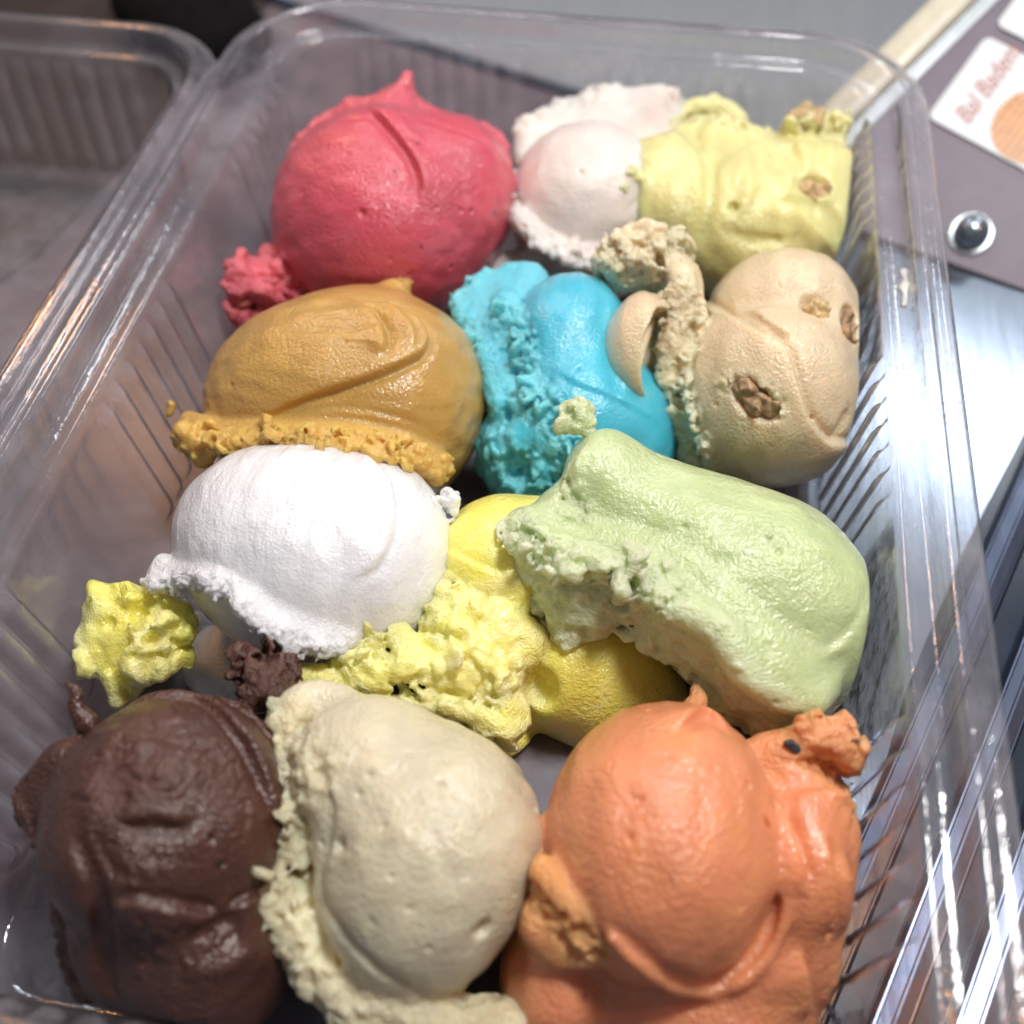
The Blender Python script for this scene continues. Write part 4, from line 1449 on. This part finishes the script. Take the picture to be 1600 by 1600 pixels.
# ---- lemon -----------------------------------------------------------
def lemon():
    c = at(800, 930, 2.1)
    dc = depth_of(c)
    S = start([c - 1.5, c + 1.5, dp(440, 1060, dc - 1), dp(1060, 1080, dc), dp(790, 1160, dc - .5), dp(850, 785, dc + .5)], 0.5, seed=81)
    S.ball(dp(790, 890, dc + .3), (1.5, 1.6, 1.6), whole=True)
    S.ball(dp(900, 1020, dc + .5), (1.7, 1.8, 1.6), k=.4)
    S.ball(dp(960, 1090, dc + .6), (1.5, 1.3, 1.4), k=.4)
    S.ball(dp(850, 870, dc + .3), (1.1, 1.3, 1.3), k=.4)
    S.skin(0.04, 1.0, 3)
    P, N = S.onn([(690, 850), (740, 880), (790, 900)])
    S.fold(P, N, 0.06, .3, side=1)
    # frilly front
    A = [dp(700, 930, dc - .7), dp(760, 960, dc - 1.0), dp(820, 1000, dc - 1.0)]
    B = [dp(682, 965, dc - .9), dp(720, 1010, dc - 1.25), dp(770, 1060, dc - 1.3), dp(800, 1075, dc - 1.2)]
    S.sheet(A, B, (.4, .2), n=6, k=.12, torn=.7)
    S.tube([dp(700, 935, dc - .8), dp(755, 925, dc - 1.0), dp(810, 900, dc - 1.0)], [.2, .24, .2], k=.1, torn=.6)
    S.tube([dp(720, 975, dc - 1.1), dp(770, 990, dc - 1.25), dp(800, 970, dc - 1.15)], [.2, .26, .2], k=.1, torn=.6)
    S.crumbs(B, .18, 60, .12, .3, k=.03, torn=.8)
    S.crumbs(A, .16, 30, .12, .3, k=.04, torn=.5)
    S.rough(B, .6, .09, .25, 4, torn=.6, pores=.06)
    S.rough(A, .5, .07, .25, 5, torn=.4, pores=.05)
    # the chain of torn bits running over to the chocolate
    d1 = dc - 1.3
    S.tube([dp(810, 1050, dc - .9), dp(740, 1060, d1), dp(670, 1045, d1), dp(610, 1040, d1), dp(560, 1050, d1)], [.3, .42, .4, .45, .35], k=.15, torn=.4)
    S.tube([dp(590, 1050, d1), dp(520, 1062, d1 - .1), dp(470, 1060, d1 - .15), dp(445, 1052, d1 - .2)], [.42, .36, .3, .2], k=.12, torn=.3)
    S.sheet([dp(540, 1030, d1), dp(600, 1020, d1 - .05), dp(650, 1030, d1)], [dp(555, 965, d1 + .2), dp(585, 952, d1 + .15), dp(620, 975, d1 + .1)], (.3, .16), n=5, torn=.6)
    S.tube([dp(560, 1050, d1), dp(565, 1010, d1 + .1), dp(580, 980, d1 + .2), dp(585, 960, d1 + .3)], [.4, .45, .4, .22], k=.12, torn=.5)
    S.tube([dp(590, 975, d1 + .2), dp(620, 975, d1 + .2)], [.22, .12], k=.1, torn=.5)
    S.tube([dp(600, 1040, d1), dp(640, 1015, d1), dp(658, 1002, d1)], [.3, .22, .16], k=.1)
    S.tube([dp(655, 1090, d1), dp(690, 1060, d1), dp(710, 1020, d1 + .1), dp(690, 1005, d1 + .2)], [.18, .3, .28, .16], k=.1)
    S.tube([dp(700, 1100, d1 - .1), dp(760, 1120, d1 - .2), dp(790, 1145, d1 - .3)], [.22, .26, .22], k=.1, torn=.6)
    S.tube([dp(760, 1080, d1), dp(800, 1100, d1), dp(830, 1085, dc - .8)], [.3, .3, .3], k=.12, torn=.6)
    S.crumbs([dp(545, 1080, d1), dp(620, 1090, d1), dp(700, 1100, d1), dp(760, 1125, d1), dp(795, 1150, d1)], .13, 70, .1, .26, k=.025, torn=.8)
    S.crumbs([dp(560, 1050, d1), dp(575, 990, d1 + .1), dp(600, 1040, d1), dp(680, 1050, d1), dp(740, 1075, d1)], .2, 60, .14, .32, k=.03, torn=.6)
    S.rough([dp(530, 1060, d1), dp(570, 1030, d1), dp(585, 975, d1)], .5, .07, .22, 6, torn=.6, pores=.04)
    S.rough([dp(600, 1050, d1), dp(680, 1060, d1), dp(760, 1090, d1), dp(795, 1145, d1)], .5, .10, .24, 7, torn=.5, pores=.08)
    p, n = S.hit(845, 1080)
    S.carve(p, (.35, .45, .5), k=.15)
    S.skin(0.0070, .26, 8)
    S.ball(at(740, 1130, .2), (1.3, .9, .5), k=.3)
    S.floor()
    o = S.build('gelato_scoop', M_LEMON)
    tag(o, 'vivid lemon yellow scoop with frilly torn edges, tucked under the green one', 'gelato scoop', GROUP)


def lemon_lump():
    c = at(205, 990, 1.9)
    dc = depth_of(c)
    S = start([c - 1.5, c + 1.5, dp(185, 1095, dc), dp(165, 905, dc)], .4, seed=91, h=.045)
    S.ball(c, (.95, .9, .8), whole=True)
    for q, r in (((165, 950), .5), ((160, 1000), .55), ((255, 965), .5), ((255, 1010), .5), ((205, 1030), .6), ((150, 920), .25), ((190, 925), .3), ((280, 960), .25), ((130, 990), .3)):
        S.ball(dp(*q, dc - .1), r, k=.2)
    S.tube([dp(200, 1040, dc - .2), dp(185, 1070, dc - .4), dp(180, 1092, dc - .5)], [.4, .25, .07], k=.15)
    S.crumbs([dp(150, 940, dc - .4), dp(200, 950, dc - .6), dp(260, 970, dc - .5), dp(250, 1010, dc - .6), dp(190, 1020, dc - .6), dp(140, 1000, dc - .4)], .22, 46, .18, .42, k=.04, torn=.6)
    S.skin(.07, .5, 3)
    S.skin(.03, .2, 4)
    S.skin(.012, .1, 5)
    for q, r in (((215, 960), .2), ((235, 1000), .16), ((170, 975), .14), ((200, 1000), .12)):
        S.pore(*q, r)
    S.M[:] = np.clip(self_noise(S), 0, 1)
    S.tube([at(205, 1000, 1.4), at(205, 1000, .3)], [.8, .7], k=.3)
    S.floor()
    o = S.build('gelato_lump', M_LEMON)
    tag(o, 'small yellow lump of torn lemon gelato beside the white scoop, left wall', 'gelato lump')


def self_noise(S):
    return .45 + .35 * S.noise(.5, 77)


# ---- lime green ------------------------------------------------------
def green():
    c = at(1130, 900, 2.8)
    dc = depth_of(c)
    S = start([c - 2.8, c + 2.8, dp(800, 830, dc - .5), dp(900, 720, dc + .3), dp(1350, 960, dc), dp(1265, 1130, dc - 1)], .45, seed=101)
    S.ball(dp(1180, 935, dc), (2.45, 2.1, 2.15), rot=(0, 10, -22), whole=True)
    S.ball(dp(1000, 812, dc + .4), (1.4, 1.45, 1.45), k=.8)
    S.ball(dp(945, 760, dc + .5), (.9, 1.2, 1.3), k=.6)
    S.ball(dp(1240, 985, dc - .1), (1.6, 1.8, 1.85), k=.5)
    S.ball(dp(1080, 860, dc + .3), (1.8, 1.6, 1.7), k=.5)
    S.skin(.035, 1.4, 3)
    P, N = S.onn([(1050, 880), (1120, 930), (1180, 985), (1250, 1020), (1310, 1005), (1345, 965)])
    S.fold(P, N, .10, .5, side=1, edge=.06, taper=(.3, .6))
    P, N = S.onn([(900, 830), (960, 850), (1020, 868), (1080, 875)])
    S.wave(P, .2, .06)
    # frill along the near edge: a ragged ridge over a pale undercut skirt
    rid = [dp(812, 830, dc - 0.58), dp(855, 868, dc - 1.03), dp(905, 885, dc - 1.28), dp(960, 885, dc - 1.53), dp(1005, 905, dc - 1.68), dp(1060, 950, dc - 2.03), dp(1120, 985, dc - 2.23), dp(1160, 1045, dc - 2.28), dp(1210, 1085, dc - 2.23), dp(1258, 1100, dc - 2.08)]
    low = [dp(820, 880, dc - .1), dp(860, 985, dc - .5), dp(905, 1000, dc - .7), dp(960, 985, dc - .8), dp(1010, 1005, dc - .9), dp(1065, 1040, dc - 1.0), dp(1115, 1090, dc - 1.1), dp(1150, 1125, dc - 1.2), dp(1195, 1145, dc - 1.2), dp(1225, 1130, dc - 1.2)]
    for q in zip([(880, 930), (960, 985), (1040, 1020), (1110, 1085), (1160, 1130)], (1.0, 1.3, 1.45, 1.6, 1.6)):
        S.carve(dp(*q[0], dc - q[1]), (.62, .62, .75), k=.15)
    root = S.on([(880, 790), (905, 830), (950, 850), (1000, 870), (1040, 885), (1090, 920), (1150, 960), (1200, 1010), (1240, 1040), (1275, 1070)], lift=-.3)
    S.sheet(root, rid, (.5, .22), n=5, k=.2)
    S.sheet(rid, low, (.2, .14), n=6, k=.08, torn=.55)
    S.tube(rid, [.18, .3, .36, .34, .32, .29, .28, .27, .26, .2], k=.1, torn=.9)
    S.wave(S.on([(880, 815), (930, 840), (990, 850), (1040, 868), (1090, 910), (1150, 955), (1195, 1010)]), .22, .2)
    S.crumbs(rid[:5], .18, 60, .14, .32, k=.03)
    S.crumbs(rid[4:], .08, 44, .1, .22, k=.025)
    S.tube([dp(815, 815, dc - .3), dp(850, 835, dc - .5), dp(840, 880, dc - .6)], [.3, .4, .3], k=.15, torn=.4)
    S.rough(rid[:6], .45, .075, .18, 6, torn=1, pores=.06)
    S.rough(rid[5:], .24, .05, .16, 7, torn=1)
    S.rough(low, .45, .085, .3, 9, torn=.8)
    S.rough([p * .5 + q * .5 for p, q in zip(rid, low)], .4, .05, .26, 19, torn=.7)
    # stubs behind
    S.crumbs([dp(1285, 795, dc + .9), dp(1312, 815, dc + .6)], .08, 10, .12, .24, k=.03, torn=.5)
    S.crumbs([dp(985, 715, dc + 1.0), dp(1040, 740, dc + .9)], .1, 16, .1, .24, k=.03, torn=.7)
    S.rough(S.on([(905, 725), (895, 760), (905, 800)]), .4, .05, .22, 11, torn=.5)
    S.pore(1218, 862, .06)
    S.pore(1070, 822, .05)
    S.skin(0.0060, .28, 8)
    S.skin(.011, .32, 31, aniso=(2.2, 0.6, 0.6))
    S.airholes(40, 9)
    S.floor()
    o = S.build('gelato_scoop', M_GREEN)
    tag(o, 'pale lime-green scoop with a frilled ridge, lying over the lemon one', 'gelato scoop', GROUP)


def green_crumb():
    c = dp(902, 650, 20.9)
    S = start([c - .8, c + .8], .2, seed=111, h=.035)
    S.lo[2] = c[2] - .9
    S = Sculpt(c - 1.0, c + 1.0, h=.035, seed=111)
    d = depth_of(c)
    S.tube([dp(880, 655, d), dp(900, 668, d), dp(925, 678, d)], [.14, .18, .14], k=.05, torn=.7)
    S.tube([dp(890, 645, d), dp(905, 632, d), dp(922, 640, d)], [.1, .13, .08], k=.05, torn=.7)
    S.crumbs([dp(880, 660, d), dp(905, 640, d), dp(925, 675, d)], .07, 22, .08, .18, k=.02, torn=.8)
    S.skin(.04, .2, 3)
    S.skin(.02, .1, 4)
    o = S.build('gelato_crumb', M_GREEN)
    tag(o, 'small pale green crumb of gelato stuck on the blue scoop', 'gelato crumb')


# ---- dark chocolate --------------------------------------------------
def choc():
    c = at(250, 1340, 2.5)
    dc = depth_of(c)
    S = start([c - 2.5, c + 2.5, dp(35, 1250, dc), dp(120, 1540, dc), dp(430, 1020, dc + 1.2), dp(330, 1620, dc)], .4, seed=121)
    S.ball(dp(262, 1285, dc), (2.05, 2.1, 2.1), whole=True)
    S.ball(dp(330, 1480, dc - .1), (1.5, 1.6, 1.7), k=.5)
    S.ball(dp(228, 1430, dc + .2), (1.05, 1.4, 1.5), k=.4)
    S.skin(.06, 1.0, 3)
    S.skin(.014, .4, 4)
    S.skin(.006, .16, 6)
    # left flap
    A = [dp(110, 1190, dc + .1), dp(120, 1290, dc - .3), dp(170, 1400, dc - .5), dp(195, 1520, dc - .4)]
    B = [dp(32, 1248, dc + .1), dp(72, 1320, dc - .3), dp(98, 1400, dc - .5), dp(112, 1475, dc - .5), dp(135, 1550, dc - .3)]
    S.sheet(A, B, (.42, .17), n=6, k=.1)
    S.tube(B, [.16, .2, .2, .19, .15], k=.1)
    S.wave(S.on([(120, 1300), (150, 1390), (165, 1470), (180, 1550)]), .13, .22)
    S.rough(B, .3, .06, .18, 5, torn=.7)
    # strip lapping over the right shoulder
    P, N = S.onn([(255, 1075), (310, 1095), (355, 1130), (390, 1180), (420, 1240)])
    S.fold(P, N, .2, .6, side=-1, edge=.05, taper=(.3, .3))
    S.wave(P, .09, .10)
    P, N = S.onn([(330, 1075), (380, 1105), (420, 1150), (438, 1195)])
    S.fold(P, N, .12, .4, side=-1, edge=.05)
    # cracks, smears and pits of the surface
    P, N = S.onn([(190, 1295), (230, 1285), (270, 1290), (305, 1285)])
    S.fold(P, N, .18, .5, side=-1, edge=.06)
    S.wave(P, .12, .14)
    P, N = S.onn([(170, 1410), (210, 1405), (260, 1412), (320, 1425), (350, 1430)])
    S.fold(P, N, .16, .45, side=1, edge=.05)
    P, N = S.onn([(350, 1425), (385, 1405), (410, 1395)])
    S.fold(P, N, .14, .4, side=1, edge=.05)
    for q, w, dd in (([(285, 1505), (310, 1470), (345, 1445), (375, 1430)], .14, .24), ([(190, 1460), (185, 1500), (190, 1560)], -.1, -.1), ([(170, 1400), (160, 1470), (165, 1540)], .13, .2),
                     ([(150, 1290), (170, 1350), (200, 1370)], .09, .06), ([(300, 1520), (350, 1510), (400, 1480)], .12, -.1), ([(240, 1150), (300, 1170), (350, 1180)], .1, .06), ([(195, 1160), (180, 1220), (190, 1260)], .2, .05), ([(230, 1230), (265, 1215), (290, 1240)], .22, -.07)):
        S.wave(S.on(q), abs(w), dd)
    S.rough(S.on([(240, 1130), (180, 1180), (170, 1240), (330, 1200), (370, 1250)]), .55, .03, .14, 8, torn=.5, pores=.025)
    S.rough(S.on([(300, 1490), (330, 1465), (360, 1450)]), .2, .06, .15, 9, torn=.2)
    S.rough(S.on([(225, 1365), (200, 1430), (215, 1500), (260, 1450)]), .4, .025, .2, 10, torn=.2)
    for q in ((165, 1225), (200, 1290), (212, 1470), (218, 1440), (150, 1180), (300, 1110), (215, 1530), (330, 1310), (260, 1340), (350, 1350), (175, 1320), (320, 1130)):
        S.pore(*q, .05 + .03 * ((q[0] * 7 + q[1]) % 5) / 5)
    # chunk behind and thin curl at the left
    S.ball(dp(415, 1070, dc + 1.0), (.55, .5, .6), k=.2)
    S.crumbs([dp(385, 1080, dc + .9), dp(415, 1035, dc + 1.3), dp(440, 1070, dc + .9)], .16, 26, .25, .5, k=.08, torn=.6)
    S.rough([dp(390, 1060, dc + 1), dp(430, 1040, dc + 1.1)], .6, .07, .2, 11, torn=.5)
    S.tube([dp(135, 1130, dc + .3), dp(118, 1105, dc + .3), dp(118, 1080, dc + .3), dp(102, 1068, dc + .3)], [.22, .15, .1, .05], k=.1)
    S.skin(.008, .2, 7)
    S.airholes(40, 10)
    S.floor()
    o = S.build('gelato_scoop', M_CHOC)
    tag(o, 'dark brown chocolate scoop with smeared cracked skin, in the near left corner', 'gelato scoop', GROUP)


# ---- banana ----------------------------------------------------------
def banana():
    c = at(640, 1330, 2.5)
    dc = depth_of(c)
    S = start([c - 2.4, c + 2.4, dp(420, 1400, dc), dp(450, 1100, dc + .5), dp(640, 1640, dc - .3)], .4, seed=131)
    S.ball(dp(670, 1318, dc), (2.02, 2.05, 2.02), whole=True)
    S.ball(dp(648, 1400, dc - .1), (1.6, 1.7, 1.7), k=.6)
    S.ball(dp(575, 1212, dc + .4), (1.5, 1.45, 1.5), k=.6)
    S.skin(.03, 1.2, 3)
    # foamy skirt curling round the left and the near side
    sk = [dp(455, 1130, dc + .6), dp(452, 1200, dc + .3), dp(466, 1270, dc - .1), dp(455, 1340, dc - .3), dp(442, 1400, dc - .5), dp(485, 1475, dc - .7), dp(540, 1530, dc - .7), dp(610, 1580, dc - .8), dp(690, 1605, dc - .8), dp(780, 1610, dc - .7)]
    S.tube(sk, [.28, .4, .44, .5, .54, .54, .58, .58, .58, .5], k=.12, torn=.9)
    S.tube([p + np.array([0, 0, -.6]) for p in sk], [.4, .5, .5, .6, .6, .6, .6, .6, .6, .6], k=.2, torn=.9)
    S.crumbs([p + np.array([-.12, -.1, .05]) for p in sk], .2, 90, .12, .28, k=.035)
    P = S.on([(500, 1215), (515, 1270), (508, 1330), (500, 1390), (530, 1450), (580, 1505), (650, 1548), (720, 1562), (780, 1560)])
    S.wave(P, .12, .12, taper=False)
    S.rough([p + np.array([-.1, -.08, .1]) for p in sk], .62, .105, .24, 6, torn=1, pores=.16)
    S.rough(S.on([(470, 1180), (480, 1230), (500, 1200)]), .5, .04, .2, 7, torn=.6, pores=.04)
    S.tube([dp(450, 1120, dc + .7), dp(480, 1095, dc + .8), dp(530, 1092, dc + .9)], [.35, .35, .3], k=.3)
    for q, r in (((755, 1452), .15), ((700, 1190), .05), ((690, 1225), .06), ((560, 1240), .06), ((530, 1320), .1), ((610, 1370), .05), ((640, 1180), .05), ((750, 1300), .04), ((600, 1290), .04), ((580, 1440), .05), ((670, 1480), .05), ((725, 1400), .04), ((540, 1180), .05), ((620, 1250), .035)):
        S.pore(*q, r, .7)
    S.skin(0.0070, .3, 8)
    S.skin(.011, .32, 31, aniso=(0.6, 0.6, 2.4))
    S.airholes(60, 11)
    S.floor()
    o = S.build('gelato_scoop', M_BANANA)
    tag(o, 'cream banana-coloured scoop with a foamy skirt, between the chocolate and orange ones', 'gelato scoop', GROUP)


# ---- orange ----------------------------------------------------------
def orange():
    c = at(1035, 1320, 2.4)
    dc = depth_of(c)
    S = start([c - 2.5, c + 2.5, dp(800, 1400, dc), dp(1370, 1300, dc), dp(1330, 1150, dc + .5), dp(1000, 1650, dc - .2), dp(1350, 1620, dc)], .4, seed=141)
    S.ball(dp(1030, 1315, dc - .15), (2.08, 2.38, 2.32), whole=True)
    # outer body: the lap of gelato round the ball
    S.ball(dp(1120, 1420, dc + .55), (2.45, 2.1, 1.9), k=.1)
    S.ball(dp(1230, 1330, dc + .5), (1.25, 2.0, 1.9), k=.25)
    S.ball(dp(880, 1520, dc + .25), (1.1, 1.5, 1.6), k=.25)
    S.ball(dp(1080, 1580, dc + .1), (2.2, 1.3, 1.7), k=.25)
    S.skin(.04, 1.2, 3)
    # rim running round the ball
    rim = S.on([(960, 1465), (1000, 1505), (1050, 1538), (1110, 1545), (1165, 1525), (1210, 1470), (1232, 1400), (1232, 1330), (1215, 1260)], lift=.04)
    S.tube(rim, [.06, .09, .11, .12, .12, .11, .11, .09, .06], k=.16)
    P, N = S.onn([(965, 1450), (1005, 1490), (1055, 1522), (1110, 1528), (1160, 1505), (1198, 1450), (1215, 1390), (1215, 1320)])
    S.wave(P, .12, .10)
    # left collar and the broken flake
    S.tube([dp(842, 1290, dc - .2), dp(834, 1330, dc - .3), dp(830, 1370, dc - .45), dp(848, 1430, dc - .6)], [.12, .22, .3, .4], k=.3, torn=.3)
    S.rough([dp(828, 1300, dc - .2), dp(822, 1350, dc - .5)], .3, .05, .2, 4, torn=.8)
    S.sheet([dp(850, 1360, dc - 1.25), dp(900, 1420, dc - 1.65), dp(955, 1450, dc - 1.7)], [dp(838, 1455, dc - 1.2), dp(885, 1500, dc - 1.4), dp(955, 1482, dc - 1.6)], (.24, .2), n=5, k=.1, torn=.9)
    S.tube([dp(845, 1345, dc - 1.1), dp(860, 1390, dc - 1.3), dp(900, 1430, dc - 1.6)], [.12, .2, .22], k=.1, torn=.7)
    S.rough([dp(850, 1400, dc - 1.25), dp(900, 1455, dc - 1.6), dp(950, 1465, dc - 1.7)], .38, .07, .2, 5, torn=1)
    S.ball(dp(875, 1440, dc - .7), (.7, .7, .8), k=.3)
    # shelved, ragged right side
    A = [dp(1200, 1180, dc + .2), dp(1240, 1260, dc - .1), dp(1260, 1350, dc - .3), dp(1255, 1440, dc - .4)]
    B = [dp(1320, 1165, dc + .4), dp(1325, 1240, dc + .2), dp(1358, 1300, dc + .1), dp(1355, 1380, dc), dp(1345, 1470, dc)]
    S.sheet(A, B, (.4, .16), n=8, k=.12, torn=.45)
    S.tube([dp(1205, 1180, dc + .1), dp(1260, 1160, dc), dp(1305, 1165, dc + .1), dp(1325, 1195, dc + .1), dp(1330, 1225, dc + .1)], [.25, .36, .4, .36, .25], k=.12, torn=.6)
    S.crumbs([dp(1255, 1140, dc), dp(1320, 1150, dc), dp(1338, 1200, dc)], .1, 26, .12, .26, k=.04, torn=.6)
    S.tube([dp(1240, 1250, dc - .3), dp(1290, 1225, dc - .2), dp(1325, 1255, dc), dp(1362, 1295, dc)], [.2, .25, .25, .14], k=.08, torn=.6)
    S.rough(B, .45, .09, .24, 7, torn=.8, pores=.05)
    S.rough([dp(1290, 1230, dc - .1), dp(1315, 1330, dc - .1), dp(1310, 1430, dc - .1), dp(1290, 1510, dc - .2)], .6, .06, .24, 27, torn=.6, pores=.04)
    S.rough([dp(1260, 1165, dc), dp(1310, 1165, dc + .1)], .5, .06, .2, 8, torn=.7)
    S.sheet([dp(1235, 1290, dc - .5), dp(1250, 1370, dc - .6), dp(1240, 1450, dc - .7)], [dp(1300, 1300, dc - .35), dp(1322, 1390, dc - .35), dp(1305, 1480, dc - .4)], (.25, .1), n=6, k=.08, torn=.4)
    S.rough([dp(1300, 1300, dc - .35), dp(1322, 1390, dc - .35), dp(1305, 1480, dc - .4)], .28, .05, .2, 17, torn=.7)
    for q in ([(1225, 1260), (1245, 1330), (1262, 1400)], [(1290, 1300), (1300, 1380), (1290, 1460)], [(1250, 1480), (1265, 1540), (1260, 1590)], [(1320, 1330), (1325, 1400), (1318, 1460)]):
        P, N = S.onn(q)
        S.fold(P, N, .2, .4, side=1, edge=.05)
    P = S.on([(1200, 1205), (1235, 1225), (1290, 1215), (1330, 1215)])
    S.wave(P, .16, .2)
    # split at the crown
    P, N = S.onn([(1060, 1145), (1082, 1125), (1105, 1118), (1130, 1140)])
    S.wave(P, .09, .16)
    S.fold(P, N, .2, .4, side=-1, edge=.05)
    S.tube([dp(1075, 1118, dc + .9), dp(1090, 1095, dc + 1.0), dp(1088, 1078, dc + 1.1)], [.25, .2, .1], k=.15, torn=.7)
    S.crumbs([dp(965, 1090, dc + 1.2)], .04, 4, .08, .14, k=.06)
    P = S.on([(870, 1500), (930, 1530), (985, 1580)])
    S.wave(P, .25, .1)
    for q in ((985, 1310), (900, 1205), (905, 1160), (1045, 1180), (1000, 1250), (870, 1260), (960, 1160)):
        S.pore(*q, .05)
    S.skin(0.0070, .3, 9)
    seed, sn = S.hit(1238, 1166)
    S.skin(.011, .32, 31, aniso=(0.6, 2.2, 1))
    S.airholes(50, 12)
    S.floor()
    o = S.build('gelato_scoop', M_ORANGE)
    tag(o, 'apricot orange scoop with shelved ragged side, in the near right corner', 'gelato scoop', GROUP)
    chunk('dark_seed', seed + sn * .01, (.17, .06, .05), M_SEED, o, 9, rot=(0, 0, -25), amp=.01)


for fn in (pink, rose, pale, mocha, blue, caramel, white, lemon, lemon_lump, green, green_crumb, choc, banana, orange):
    fn()


# ---- small smears on the plastic
def smear(pts, radii, mat, name, label, seed, flat_z=None):
    P = np.array(pts, float)
    S = Sculpt(P.min(0) - .5, P.max(0) + .5, h=.03, seed=seed)
    S.tube(P, radii, k=.05)
    S.skin(.03, .2, seed)
    S.skin(.012, .09, seed + 1)
    if flat_z is not None:
        S.d = np.maximum(S.d, (flat_z - S.ax[2])[None, None, :]).astype(np.float32)
    o = S.build(name, mat)
    tag(o, label, 'gelato smear')


smear([at(1411, 428, 4.45), at(1416, 452, 4.45), at(1412, 480, 4.45)], [.1, .17, .07], M_ROSE, 'gelato_smear', 'small whitish smear on the right ledge of the container beside the caramel scoop', 3, 4.43)
smear([at(268, 632, 2.9), at(264, 648, 2.75)], [.13, .08], M_MOCHA, 'gelato_smear', 'tiny brown smear on the left wall beside the coffee scoop', 4)
